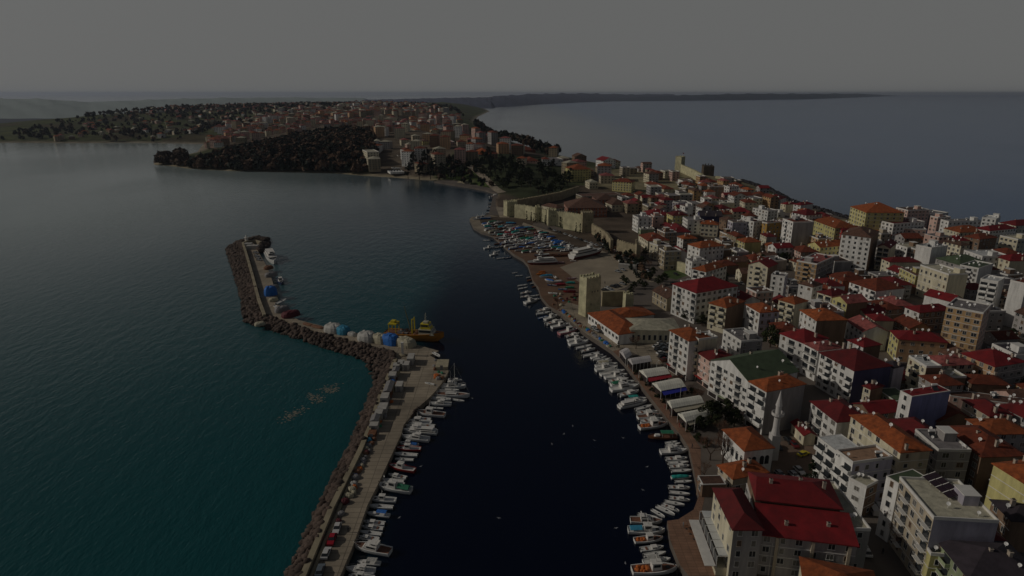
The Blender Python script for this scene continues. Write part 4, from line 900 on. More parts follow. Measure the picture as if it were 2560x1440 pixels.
canopy([(1695,1033),(1778,1017),(1790,1034),(1716,1054)],5.5,'pale restaurant canopy half hidden under the big dark tree','cream',[(1716,1054),(1765,1041),(1770,1050),(1724,1064)])
# ------------------------------------------------------------------ boats
HULLC={'white':(.80,.80,.78),'red':(.34,.02,.02),'navy':(.03,.05,.14),'wood':(.20,.08,.035),'orange':(.55,.22,.02),'teal':(.03,.30,.27),'blue':(.04,.17,.45),'grey':(.35,.36,.36),'green':(.03,.18,.10),'pink':(.50,.22,.24),'yellow':(.55,.45,.05)}
def paint_(c): return mat('boat_'+c,HULLC[c],.45,.14,.6)
M_deck=mat('boat_deck',(.68,.67,.64),.7,.22,1); M_wood=mat('deck_planks',(.20,.085,.05),.8,.3,1)
M_anti=mat('antifouling',(.20,.025,.02),.8,.25,1)
M_tarp={k:mat('tarp_'+k,c,.75,.25,.6,.6,1.6) for k,c in dict(blue=(.02,.16,.55),teal=(.02,.36,.32),green=(.03,.22,.12),white=(.50,.49,.46),red=(.36,.02,.04),maroon=(.11,.012,.02),orange=(.55,.14,.02),sky=(.04,.28,.45),grey=(.26,.25,.25),brown=(.22,.10,.05),cream=(.48,.44,.32)).items()}
PROTO={}
def hull_parts(t,L,bm,hc,deckm,sheer=.5,fb=.8,anti=False,stern=.82):
    n=11; rings=[];deck=[]
    for i in range(n):
        s=i/(n-1); x=-L/2+L*s
        wdt=bm/2*(stern+(1-stern)*math.sin(min(s/.45,1)*math.pi/2)) if s<.5 else bm/2*max(0.03,(1-((s-.5)/.5)**2.3))
        z1=fb*(1+sheer*max(0,s-.3)**1.6*1.6+.12*(1-s)); kz=-.35+(.35+z1*.6)*max(0,(s-.85)/.15)**1.5
        rings.append([(x,wdt,z1),(x,wdt*.93,z1*.45),(x,wdt*.6,-.25+max(0,kz)*.8),(x,0,kz),(x,-wdt*.6,-.25+max(0,kz)*.8),(x,-wdt*.93,z1*.45),(x,-wdt,z1)])
        deck.append((x,wdt*.86,z1-.22))
    m=MB(); nn=len(rings); vs=[p for r_ in rings for p in r_]; 
    for i in range(nn-1):
        for k in range(6):
            mi=1 if k in(1,2,3,4) and anti else 0
            m.add([rings[i][k],rings[i][k+1],rings[i+1][k+1],rings[i+1][k]],[(0,1,2,3)],mi)
    m.add(rings[0],[tuple(range(7))])
    # inner gunwale lip
    for sgn in (0,6):
        for i in range(nn-1):
            a,b_=rings[i][sgn],rings[i+1][sgn]; f=.86
            m.add([a,b_,(b_[0],b_[1]*f,b_[2]),(a[0],a[1]*f,a[2]),(b_[0],b_[1]*f,b_[2]-.24),(a[0],a[1]*f,a[2]-.24)],[(0,1,2,3),(3,2,4,5)])
    m.build('hull',[paint_(hc),M_anti],t,smooth=False)
    m=MB(); 
    for i in range(nn-1):
        a,b_=deck[i],deck[i+1]; m.add([(a[0],-a[1],a[2]),(b_[0],-b_[1],b_[2]),(b_[0],b_[1],b_[2]),(a[0],a[1],a[2])],[(0,1,2,3)])
    m.build('deck',deckm,t); return deck
def cabin(t,x0,x1,w0,z0,h,mt,slope=.35,win=True,name='cabin',roofover=.15):
    m=MB(); s=slope
    m.add([(x0,-w0,z0),(x1,-w0*.85,z0),(x1,w0*.85,z0),(x0,w0,z0),(x0+.05,-w0*.92,z0+h),(x1-s,-w0*.75,z0+h),(x1-s,w0*.75,z0+h),(x0+.05,w0*.92,z0+h)],[(4,5,6,7),(0,1,5,4),(1,2,6,5),(2,3,7,6),(3,0,4,7)])
    m.box(x0-roofover,x1-s+roofover,-w0*.95,w0*.95,z0+h,z0+h+.07); c=m.build(name,mt,t)
    if win:
        m=MB(); e=.02; za,zb=z0+h*.5,z0+h*.85
        fx=lambda z: x1-s*(z-z0)/h+e
        wa=w0*.85-(w0*.10)*.5; m.add([(fx(za),-wa*.9,za),(fx(za),wa*.9,za),(fx(zb),w0*.68,zb),(fx(zb),-w0*.68,zb)],[(0,1,2,3)])
        for sg in (-1,1):
            ya=lambda x,z: sg*((w0+(w0*.85-w0)*(x-x0)/(x1-x0))*(1-.09*(z-z0)/h)+.03)
            xa,xb=x0+.25,x1-s-.15
            m.add([(xa,ya(xa,za),za),(xb,ya(xb,za),za),(xb,ya(xb,zb),zb),(xa,ya(xa,zb),zb)],[(0,1,2,3) if sg<0 else (3,2,1,0)])
        m.build('windows',M_glass,c)
    return c
def boat_proto(kind,hc,extra=None,anti=False):
    key=(kind,hc,extra,anti)
    if key in PROTO: return PROTO[key]
    nm={'open':'rowing_boat','cuddy':'motor_boat','work':'fishing_boat','cruiser':'motor_yacht','sail':'sailing_boat','cover':'covered_boat','canopy':'fishing_boat','ferry':'passenger_ship','dinghy':'rowing_boat'}[kind]
    t=empty(nm,(0,0,-500)); L=8.0; W_=M_trim
    if kind in('open','dinghy'):
        d=hull_parts(t,L,2.2,hc,M_deck if hc!='wood' else M_wood,anti=anti)
        for x in (-2.2,-.6,1.1): m=MB(); m.box(x,x+.35,-.88,.88,.62,.68); m.build('seat',M_wood if hc=='wood' else W_,t)
        m=MB(); m.box(-4.35,-3.9,-.2,.2,.0,1.15); m.box(-4.3,-4.1,-.08,.08,-.5,0); m.build('outboard_motor',M_dark,t)
        m=MB(); m.box(.1,.75,-.35,.35,.66,1.0); m.build('engine_box',M_glass,t)
    elif kind=='cuddy':
        hull_parts(t,L,2.6,hc,M_deck,anti=anti,stern=.86); cabin(t,-.2,2.3,.95,.75,.75,W_,.8)
        m=MB(); m.box(2.6,3.1,-.25,.25,.98,1.06); m.build('hatch',M_glass,t)
        m=MB(); m.box(-4.4,-3.95,-.2,.2,.1,1.3); m.build('outboard_motor',M_dark,t)
        m=MB(); m.box(-2.2,-1.6,-.8,.8,.6,.9); m.build('bench',M_wood,t)
    elif kind=='work':
        hull_parts(t,L,2.9,hc,M_wood if extra in('wood','net') else M_deck,fb=.95,anti=anti,stern=.8); cabin(t,-.6,1.2,.85,.8,1.7,W_ if hc!='wood' else mat('varnish',(.30,.14,.05),.5),.2)
        m=MB(); m.tube((.2,0,2.5),(.2,0,4.6),.06); m.tube((.2,-.8,3.6),(.2,.8,3.6),.04); m.build('mast',W_,t)
        m=MB(); m.tube((3.5,0,1.35),(3.5,0,1.9),.1); m.box(2.0,2.7,-.4,.4,1.0,1.15); m.build('windlass',M_dark,t)
        if extra=='net':
            m=MB(); r=random.Random(5)
            for _ in range(16):
                x,y=r.uniform(-3.2,-1.2),r.uniform(-.8,.8); s=r.uniform(.25,.5); m.loft([[(x+s*a*math.cos(k),y+s*a*math.sin(k),.8+z) for k in np.linspace(0,5.4,7)] for a,z in ((1,0),(.9,.22),(.4,.42))])
            m.build('fishing_net',M_tarp['orange'],t)
        if extra in('blue','teal','green','sky','white'):
            m=MB(); m.add([(-3.6,-1,1.3),(-1,-1,1.5),(-1,1,1.5),(-3.6,1,1.3),(-3.5,0,1.9),(-1,0,2.2)],[(0,1,5,4),(4,5,2,3),(0,4,3),(1,2,5)]); m.build('tarpaulin',M_tarp[extra],t)
    elif kind=='cruiser':
        hull_parts(t,L,2.9,hc,M_wood if extra=='wood' else M_deck,fb=1.0,stern=.9,anti=anti); cabin(t,-1.4,2.0,1.1,.9,1.05,W_,1.1)
        cabin(t,-1.5,.4,.95,2.02,.6,W_,.5,win=True,name='flybridge'); m=MB(); m.tube((-1.3,-.8,2.6),(-1.4,-.8,3.3),.04);m.tube((-1.3,.8,2.6),(-1.4,.8,3.3),.04);m.box(-1.5,-1.2,-.85,.85,3.3,3.38); m.build('radar_arch',W_,t)
        m=MB(); pts=[]
        for sg in (-1,1):
            for i in range(8) if sg<0 else range(7,-1,-1):
                s=i/7; x=.8+3.1*s; y=1.25*(1-((x/4-.1)/.95)**2.6 if x>1 else 1); pts.append(Vector((x,sg*max(y,.03),1.7+.3*s)))
        m.loft([[p+Vector((0,0,.03)),p+Vector((.03,0,-.02)),p+Vector((-.03,0,-.02))] for p in pts])
        m.build('railing',M_frame,t)
    elif kind=='sail':
        hull_parts(t,L,2.3,hc,M_wood if extra=='wood' else M_deck,fb=.85,stern=.6,anti=anti); cabin(t,-1.2,1.6,.75,.72,.45,W_,.6)
        m=MB(); m.tube((.8,0,.7),(.8,0,10.2),.07,.05); m.tube((.8,-.7,6.5),(.8,.7,6.5),.03,n=4); m.build('mast',M_frame,t)
        m=MB(); m.tube((.7,0,1.75),(-2.6,0,1.65),.07); m.tube((.6,0,1.9),(-2.5,0,1.8),.13); m.build('boom',M_tarp['white'],t)
        m=MB(); m.tube((4.0,0,1.35),(.8,0,9.9),.012,n=3); m.tube((-3.9,0,.95),(.8,0,10.1),.012,n=3); m.build('rigging',M_frame,t)
    elif kind=='cover':
        hull_parts(t,L,2.4,hc,M_deck,anti=anti); m=MB(); rings=[]
        for i in range(9):
            s=i/8; x=-3.6+6.6*s; w_=1.15*math.sin(math.pi*min(.5+s*.02,.55))*(1-max(0,s-.6)**2*3); hh=1.25+.55*math.sin(math.pi*(.15+.75*s))+.08*math.sin(i*2.1)
            rings.append([(x,-w_,.75),(x,-w_*.9,hh*.75),(x,-w_*.35,hh),(x,w_*.35,hh),(x,w_*.9,hh*.75),(x,w_,.75)])
        m.loft(rings,closed=False,cap=(True,True)); m.build('tarpaulin',M_tarp[extra or 'blue'],t)
    elif kind=='canopy':
        hull_parts(t,L,2.6,hc,M_deck if hc!='wood' else M_wood,anti=anti); m=MB()
        for x in (-2.6,0.2):
            for y in (-.95,.95): m.tube((x,y,.8),(x,y,2.35),.04,n=4)
        m.build('canopy_frame',M_frame,t); m=MB(); m.add([(-2.9,-1.1,2.3),(.5,-1.1,2.3),(.5,1.1,2.3),(-2.9,1.1,2.3),(-2.9,0,2.6),(.5,0,2.6)],[(0,1,5,4),(4,5,2,3),(0,4,3),(1,2,5),(0,3,2,1)]); m.build('canopy',M_tarp[extra or 'white'],t)
        cabin(t,.9,2.3,.7,.8,.5,W_,.4,win=False)
    elif kind=='ferry':
        hull_parts(t,L,2.3,hc,M_deck,fb=.75,stern=.92,anti=anti); cabin(t,-3.6,2.4,.95,.68,.55,W_,.3); cabin(t,-3.0,1.3,.85,1.3,.5,W_,.3,name='upper_deck'); cabin(t,.4,1.4,.5,1.87,.4,W_,.2,name='wheelhouse')
        m=MB(); m.tube((.2,0,2.2),(.2,0,3.2),.03); m.build('mast',W_,t)
    PROTO[key]=t; t['_proto']=1; return t
USED=set(); BOATS=[]
def wdesc(kind,hc,extra,L):
    sz='small ' if L<6.5 else ('large ' if L>12 else '')
    if kind=='open': return f"{sz}{hc} open boat"
    if kind=='cuddy': return f"{sz}{hc} motor boat"
    if kind=='work': return f"{sz}{hc} wheelhouse boat"+({'net':' and orange nets','wood':' and brown deck'}.get(extra,f' and {extra} cover') if extra else '')
    if kind=='cruiser': return f"{sz}{hc} cabin cruiser"+(' with brown deck' if extra else '')
    if kind=='sail': return f"{sz}{hc} sailing boat"
    if kind=='cover': return f"{sz}{hc} boat under {extra or 'blue'} cover"
    if kind=='canopy': return f"{sz}{hc} boat with {extra or 'white'} canopy"
    return f"{sz}{hc} passenger ship"
LMB={'the breakwater bend':(655,800),'the yellow trawler':(1060,840),'the white container':(1030,900),'the red parked car':(830,1352),'the quay bottom':(860,1440),
 'the harbour tower':(1475,740),'the blue awning':(1690,975),'the green-canvas boat':(1655,1092),'the jetty boulders':(1665,1320),'the water-end tower':(1268,540),'the beached ferry':(1465,635),'the market roof':(1530,800)}
def boat(bow,stern,kind,hc='white',extra=None,z=0.0,group='moored boats',anti=False,label=None,lscale=None,hull_z=None):
    b_=G(*bow,z+.5);s_=G(*stern,z+.5); d=b_-s_; L_=max(3.2,d.length); L_=min(L_,30)
    if lscale: L_*=lscale
    pr=boat_proto(kind,hc,extra,anti); key=pr.name
    o=copy_tree(pr) if key in USED else pr
    USED.add(key); c=(b_+s_)/2; o.location=(c.x,c.y,z); o.rotation_euler=(0,0,math.atan2(d.y,d.x)); s=L_/8; o.scale=(s,s*(.88 if L_<11 else .82),s*(.85 if L_<11 else .78))
    if '_proto' in o: del o['_proto']
    if label: named(o,label,'boat',group)
    else: reg(o,wdesc(kind,hc,extra,L_),'boat',group,(c.x,c.y,z),LMB)
    return o
row1=[((971,1185),(1016,1194),'cuddy'),((955,1199),(1010,1203),'open'),((956,1206),(1010,1212),'work'),((942,1214),(1028,1228),'work','white','green'),((925,1247),(990,1251),'work'),
((921,1264),(983,1268),'open'),((918,1282),(974,1289),'canopy','white','blue'),((908,1303),(962,1308),'cuddy'),((905,1315),(958,1321),'cuddy'),((899,1328),(954,1335),'open'),((891,1341),(945,1347),'cuddy'),
((884,1364),(976,1382),'cruiser','white','wood'),((893,1403),(951,1408),'canopy'),((865,1422),(937,1429),'cruiser'),((872,1439),(935,1446),'work'),
((1041,1031),(1112,1039),'work','white','wood'),((1024,1046),(1077,1049),'cuddy'),((1013,1056),(1079,1058),'work'),((1015,1066),(1087,1068),'cuddy'),((1006,1076),(1093,1082),'ferry'),
((1005,1093),(1073,1100),'cruiser'),((998,1107),(1045,1113),'work','white','blue'),((989,1121),(1052,1123),'work','red'),((986,1134),(1044,1138),'open'),((987,1147),(1034,1149),'open'),
((971,1164),(1037,1177),'work','red'),((1165,968),(1101,966),'cruiser'),((1174,991),(1084,986),'sail','white','wood'),((1161,1002),(1130,997),'open'),((1071,996),(1127,999),'sail'),((1074,1009),(1128,1011),'cruiser'),
((1078,1018),(1108,1020),'open'),((1155,950),(1120,947),'cuddy'),((1148,977),(1095,976),'sail')]
for a in row1: boat(*a,group='boats moored along the breakwater')
boat((1062,955),(1086,960),'open','white',z=2.05,group='small boats lying on the breakwater'); boat((1100,890),(1082,880),'open',z=2.05,group='small boats lying on the breakwater')
row2=[((1376,780),(1340,785),'open'),((1379,771),(1343,778),'cuddy'),((1369,790),(1345,796),'open','blue'),((1393,789),(1362,799),'work'),((1405,801),(1365,811),'cuddy'),((1422,811),(1379,819),'work'),((1447,823),(1397,835),'work','pink'),
((1449,833),(1415,841),'cuddy'),((1460,845),(1420,852),'work'),((1471,854),(1423,862),'cruiser'),((1480,863),(1439,871),'open'),((1488,871),(1453,878),'cuddy'),((1499,882),(1457,891),'open'),((1508,887),(1478,895),'work'),((1516,891),(1482,899),'open'),((1526,896),(1492,903),'open'),
((1530,901),(1494,909),'cuddy'),((1543,910),(1489,916),'canopy','white','cream'),((1544,919),(1489,926),'cruiser'),((1562,927),(1501,937),'canopy','white','white'),((1568,938),(1512,945),'work'),((1571,947),(1520,954),'cuddy'),((1586,956),(1527,963),'work','white','green'),((1597,966),(1527,976),'cruiser'),((1597,977),(1548,989),'cuddy'),
((1616,996),(1564,1001),'canopy','white','teal'),((1617,1003),(1547,1018),'ferry'),((1630,1013),(1589,1024),'open'),((1644,1029),(1591,1032),'cuddy'),((1650,1037),(1594,1044),'work','white','wood'),((1657,1047),(1600,1054),'cuddy'),((1668,1060),(1598,1070),'work','white','net'),
((1693,1102),(1663,1106),'open'),((1701,1107),(1665,1112),'open'),((1705,1116),(1663,1117),'cuddy'),((1717,1127),(1651,1131),'cruiser'),((1718,1145),(1664,1147),'cuddy'),((1721,1155),(1669,1157),'open'),((1723,1164),(1673,1166),'cuddy'),((1729,1175),(1678,1177),'open'),((1728,1191),(1678,1193),'cover','white','teal'),
((1730,1202),(1687,1203),'open'),((1725,1219),(1671,1217),'cuddy'),((1725,1235),(1673,1229),'open'),((1725,1250),(1673,1243),'cuddy'),((1712,1262),(1661,1252),'open'),((1698,1277),(1655,1259),'cuddy'),((1687,1286),(1641,1264),'open'),((1662,1291),(1629,1272),'open'),((1645,1295),(1594,1284),'open'),
((1655,1304),(1576,1301),'cruiser','white','wood'),((1662,1328),(1570,1326),'work','white','sky'),((1657,1345),(1586,1352),'work','white','net'),((1659,1366),(1601,1373),'cuddy'),((1665,1380),(1609,1388),'open'),((1676,1397),(1608,1405),'canopy'),((1692,1422),(1580,1428),'work','white','net')]
row3=[((1318,711),(1294,714),'open'),((1319,718),(1295,722),'open'),((1329,729),(1301,733),'cuddy'),((1330,740),(1301,742),'cuddy'),((1344,749),(1312,758),'cruiser'),((1294,680),(1280,682),'open'),((1307,688),(1288,689),'open'),((1348,737),(1325,740),'open'),
((1336,690),(1315,694),'open','grey'),((1344,697),(1318,701),'open','wood'),((1352,706),(1325,709),'open','grey'),((1352,714),(1330,717),'open','wood'),((1360,745),(1336,748),'open','grey'),
((1224,601),(1208,600),'open'),((1234,618),(1210,621),'work'),((1246,634),(1225,638),'work'),((1262,644),(1242,646),'open'),((1280,642),(1262,645),'open','navy'),((1250,627),(1232,630),'open'),((1256,608),(1236,610),'open','wood'),((1258,616),(1236,619),'open','grey'),
((1246,488),(1226,493),'cuddy'),((1244,497),(1223,499),'open','navy'),((1240,506),(1222,509),'open','grey'),((1238,514),(1221,517),'open'),((1236,524),(1217,525),'open','navy'),((1232,531),(1214,533),'open')]
for a in row2: boat(*a,group='boats moored along the town quay')
for a in row3: boat(*a,group='boats moored off the boatyard')
boat((1620,1092),(1692,1092),'canopy','wood','green',label='wooden boat with green canvas canopy moored at the brown landing')
boat((687,662),(671,634),'ferry','white',label='white passenger ship moored near the head of the breakwater')
boat((704,711),(699,697),'work','navy',label='dark-hulled tug moored on the far arm of the breakwater')
boat((716,748),(690,760),'open',z=2.05,group='small boats lying on the breakwater'); boat((700,772),(686,764),'open',z=2.05,group='small boats lying on the breakwater')
# boats ashore in the yard
boat((1504,628),(1428,644),'ferry','white',z=2.6,anti=True,label='large white passenger ferry laid up ashore beside the yard road',group='boats laid up ashore')
boat((1319,658),(1392,654),'ferry','white','x',z=2.6,anti=True,label='long white boat with red bottom laid up by the water',group='boats laid up ashore')
boat((1335,640),(1372,636),'work','grey',z=2.5,anti=True,label='grey wheelhouse boat on stocks behind the long red-bottomed boat',group='boats laid up ashore')
boat((1375,640),(1425,636),'open','wood',z=2.3,group='boats laid up ashore'); boat((1385,655),(1410,655),'open','pink',z=2.2,group='boats laid up ashore')
boat((1182,548),(1207,545),'work','white',z=2.2,group='boats laid up ashore'); boat((1190,546),(1226,545),'work','blue',z=2.2,group='boats laid up ashore')
yk=random.Random(11)
ypoly=[(1206,556),(1235,549),(1290,560),(1350,575),(1400,600),(1440,622),(1400,632),(1350,628),(1300,632),(1260,608),(1240,592)]
yx=[p[0] for p in ypoly];yy=[p[1] for p in ypoly]; cnt=0; tries=0; ypts=[]
while cnt<104 and tries<9000:
    tries+=1; x,y=yk.uniform(1204,1442),yk.uniform(549,634)
    if sdist(np.array([x]),np.array([y]),np.array(yx),np.array(yy))[0]<1: continue
    if any(abs(x-a)<11 and abs(y-b_)<3.9 for a,b_ in ypts): continue
    ypts.append((x,y)); cnt+=1
    k=yk.choices(['open','cuddy','work','cover','cover','cover','canopy'],[4,3,3,4,3,2,1])[0]
    hc=yk.choices(['white','grey','red','blue','wood','navy','pink'],[9,3,1,2,2,1,1])[0]
    ex=None
    if k=='cover': ex=yk.choice(['blue','teal','sky','white','white','grey','blue','cream','green','red','grey'])
    if k=='canopy': ex=yk.choice(['white','teal','cream'])
    dx=yk.uniform(9,14); boat((x+dx,y+yk.uniform(-3,.5)),(x-dx,y+yk.uniform(-.5,3)),k,hc,ex,z=2.25,group='boats laid up ashore',anti=True)
for a in [((1348,692),(1382,689),'cover','white','sky'),((1362,698),(1385,703),'cover','white','blue'),((1382,688),(1391,694),'open','white'),((1366,705),(1404,702),'open','white'),((1368,711),(1392,713),'open','navy'),((1386,711),(1414,710),'cover','red','red'),
  ((1416,696),(1440,694),'open','pink'),((1414,706),(1438,706),'cover','teal','teal'),((1395,722),(1418,722),'open','blue'),((1412,718),(1436,718),'cover','green','green'),((1408,728),(1440,728),'cover','red','maroon'),((1370,731),(1394,733),'open','white'),
  ((1340,685),(1365,684),'cover','orange','orange'),((1346,679),(1364,678),'cover','orange','orange'),((1425,742),(1445,738),'open','wood'),((1400,748),(1420,750),'open','wood'),((1425,651),(1440,651),'open','white'),((1545,650),(1560,655),'cuddy','white')]:
    boat(*a,z=2.25,group='boats laid up ashore',anti=False)
for pr in list(PROTO.values()):
    if '_proto' in pr:
        for c in list(pr.children_recursive): bpy.data.objects.remove(c)
        bpy.data.objects.remove(pr)
# --- yellow trawler
def trawler():
    b_=G(1110,846,1.5);s_=G(966,834,1.5); d=b_-s_; L_=d.length; c=(b_+s_)/2; t=empty('trawler',(c.x,c.y,.3),math.atan2(d.y,d.x)); named(t,'big yellow fishing trawler with orange hull moored at the breakwater elbow','ship')
    h2=hull_parts(t,L_,7.5,'orange',M_wood,fb=2.6,sheer=.75,stern=.86)
    y_=mat('trawler_yellow',(.62,.50,.03),.5,.2,.5); w_=mat('trawler_white',(.55,.52,.40),.5,.2,.5); x=L_
    m=MB(); 
    for i in range(10):
        s=.05+.9*i/10
    c1=cabin(t,x*.10,x*.36,3.0,3.0,2.6,w_,1.5); c2=cabin(t,x*.13,x*.30,2.3,5.75,2.3,y_,1.2,name='wheelhouse'); 
    m=MB(); m.box(x*.16,x*.24,-1.1,1.1,8.2,9.0); m.tube((x*.2,0,9),(x*.2,0,13),.14); m.tube((x*.2,-1.2,11),(x*.2,1.2,11),.08); m.tube((x*.17,.8,9),(x*.17,.8,12),.06); m.build('mast',w_,t)
    m=MB()
    for yy_ in (-1.6,1.6): m.tube((-x*.02,yy_,2.6),(-x*.02,yy_,10),.35,.3)
    m.tube((-x*.02,-1.6,9.4),(-x*.02,1.6,9.4),.3); m.build('gantry',y_,t)
    m=MB(); m.tube((-x*.06,0,3),(-x*.16,0,15.5),.32,.14); m.tube((-x*.06,.5,3),(-x*.15,.1,13),.1); m.build('crane_boom',mat('boom_dark',(.14,.14,.08),.6),t)
    m=MB()
    for px_ in (-x*.30,-x*.42):
        for yy_ in (-2,2): m.tube((px_,yy_,2.6),(px_,yy_,7),.25)
    m.box(-x*.43,-x*.29,-2.3,2.3,6.6,7.2); m.box(-x*.40,-x*.33,-1.2,1.2,7.2,8.2); m.build('stern_gantry',y_,t)
    m=MB(); r=random.Random(2)
    for _ in range(24):
        px_,py_=r.uniform(-x*.28,x*.06),r.uniform(-2.6,2.6); s=r.uniform(.5,1.3); m.loft([[(px_+s*a*math.cos(k),py_+s*a*math.sin(k),2.6+z) for k in np.linspace(0,5.4,7)] for a,z in ((1,0),(.85,.6),(.35,1))])
    m.build('fishing_net',M_tarp['brown'],t); m=MB(); m.box(-x*.27,-x*.1,-2.4,2.4,2.5,3.4); m.build('cover',M_tarp['grey'],t)
trawler()
# ------------------------------------------------------------------ things on the breakwater
def mound(px,py,sx,sy,hz,an,col,label,name='covered_heap',cat='covered heap',seed=0,group=None,z=2.05):
    r=np.random.default_rng(int(px*7+py)); p=G(px,py,z); t=MB(); n=14; rings=[]; ph=r.uniform(0,6,3); hz*=.62; sx*=.85; sy*=.85
    for k,(a,h) in enumerate([(1.03,0),(1,.35),(.9,.7),(.62,.93),(.25,1.0)]):
        rings.append([(a*sx/2*math.cos(q)*(1+.06*math.sin(3*q+ph[0])),a*sy/2*math.sin(q)*(1+.06*math.sin(4*q+ph[1])),hz*h*(1+.07*math.sin(5*q+ph[2]))) for q in np.linspace(0,2*math.pi,n,endpoint=False)])
    # squarish outline
    rings=[[(math.copysign(abs(x/(sx/2))**.75*sx/2,x),math.copysign(abs(y/(sy/2))**.75*sy/2,y),zz) for x,y,zz in rr] for rr in rings]
    t.loft(rings); o=t.build(name,M_tarp[col],None); o.location=p; o.rotation_euler=(0,0,an)
    if label: named(o,label,cat,group)
    return o
elb=math.atan2((G(985,882,2)-G(790,830,2)).y,(G(985,882,2)-G(790,830,2)).x)
for px,py,sx,sy,h,c,lb in [(834,828,12,8,6,'white','white tarpaulined mound, leftmost on the middle arm'),(857,832,9,7,5.5,'sky','pale blue tarpaulined mound next to the leftmost white one'),(918,850,11,8,6.5,'white','white tarpaulined mound left of the caravan-like one'),
   (950,854,9,7,6,'cream','cream boxy mound left of the bright blue one'),(977,858,10,7.5,7,'blue','bright blue tarpaulined mound beside the trawler'),(1013,862,13,8,5.5,'cream','sand-coloured mound at the right end of the mounds'),
   (677,737,8,7,8,'blue','blue and white peaked tarpaulin on the far arm'),(678,690,9,6,4,'grey','grey covered boat nearest the tug on the far arm'),(681,722,9,5,3.5,'grey','grey heap just above the blue peaked tarpaulin'),
   (705,778,9,6,4.5,'grey','grey mound left of the maroon one at the bend'),(727,790,11,7,4.5,'maroon','maroon tarpaulined mound at the bend of the breakwater'),(672,672,7,5,3.5,'brown','brown net pile on the far arm near the ship'),(684,752,6,4,3,'cream','small cream mound below the blue peaked tarpaulin'),
   (880,838,6,3.5,2.6,'white','small white covered boat between the mounds'),(793,818,9,3,1.2,'brown','brown net strewn on the middle arm'),(770,812,8,2.6,1.3,'brown','brown rope pile on the middle arm edge'),
   (650,812,6,5,2.4,'cream','pale broken block at the outer bend among boulders'),(953,1026,3.5,3.5,2.6,'blue','blue tarpaulin on the hut row of the near arm'),(981,957,3,2.5,2,'blue','dark blue barrels between sheds on the near arm'),(921,1104,2.6,3,2,'sky','turquoise tarpaulin on the near arm ledge'),
   (916,1124,1.8,1.8,1.6,'cream','upper mustard-coloured net sack on the near arm'),(914,1134,2.6,2,1.5,'brown','lower brown net sack on the near arm'),(907,1152,2.5,2.5,1.4,'grey','grey heap of gear below the net sacks'),(900,1165,3,2,1.2,'grey','grey gear pile in the lower middle of the near arm'),(893,1180,3,2.4,1.3,'brown','reddish brown net pile on the near arm'),
   (888,1195,3,2.4,1.5,'grey','grey net pile above the dark hump'),(884,1212,2.6,2.4,1.6,'white','pale sack above the dark hump'),(880,1226,2.6,3,1.8,'cream','pale round bale on the near arm'),(870,1240,2.4,2.2,1.4,'cream','pale bale below the round one'),(862,1256,2.8,2.6,1.8,'maroon','dark hump of nets above the parked cars'),(852,1286,2.6,2,1.3,'grey','grey crate pile just above the white parked car'),(846,1304,1.8,2,1.2,'maroon','small dark crate pile above the white parked car')]:
    mound(px,py,sx,sy,h,elb+(0 if py<870 and px>740 else 1.3),c,lb,seed=px)
def boxy(px,py,sx,sy,h,an,mt,label,name='storage_hut',cat='hut',gable=False,door=True):
    p=G(px,py,2.04); t=empty(name,p,an); named(t,label,cat,'huts and containers on the breakwater'); m=MB(); m.box(-sx/2,sx/2,-sy/2,sy/2,0,h)
    k=int(sx/.5)
    for i in range(k): x=-sx/2+sx*(i+.25)/k; m.box(x,x+.12,-sy/2-.05,-sy/2,.1,h-.1); m.box(x,x+.12,sy/2,sy/2+.05,.1,h-.1)
    m.build('body',mt,t); m=MB()
    if gable: m.add([(-sx/2-.1,-sy/2-.1,h),(sx/2+.1,-sy/2-.1,h),(sx/2+.1,sy/2+.1,h),(-sx/2-.1,sy/2+.1,h),(-sx/2-.1,0,h+.6),(sx/2+.1,0,h+.6)],[(0,1,5,4),(4,5,2,3),(0,4,3),(1,2,5),(3,2,1,0)])
    else: m.box(-sx/2-.03,sx/2+.03,-sy/2-.03,sy/2+.03,h,h+.08)
    m.build('roof',mt if not gable else M_tarp['grey'],t)
    if door: m=MB(); m.box(-sx/2-.06,-sx/2-.0,-.6,.6,.05,2.0); m.build('door',M_tarp['grey'],t)
qa=math.atan2((G(988,896,2)-G(899,1126,2)).y,(G(988,896,2)-G(899,1126,2)).x)
M_cont=mat('container_white',(.52,.50,.46),.6,.25,.5); M_beige=mat('hut_beige',(.45,.40,.28),.8,.3,.6); M_rust=mat('hut_rust',(.22,.09,.04),.8,.4,.8)
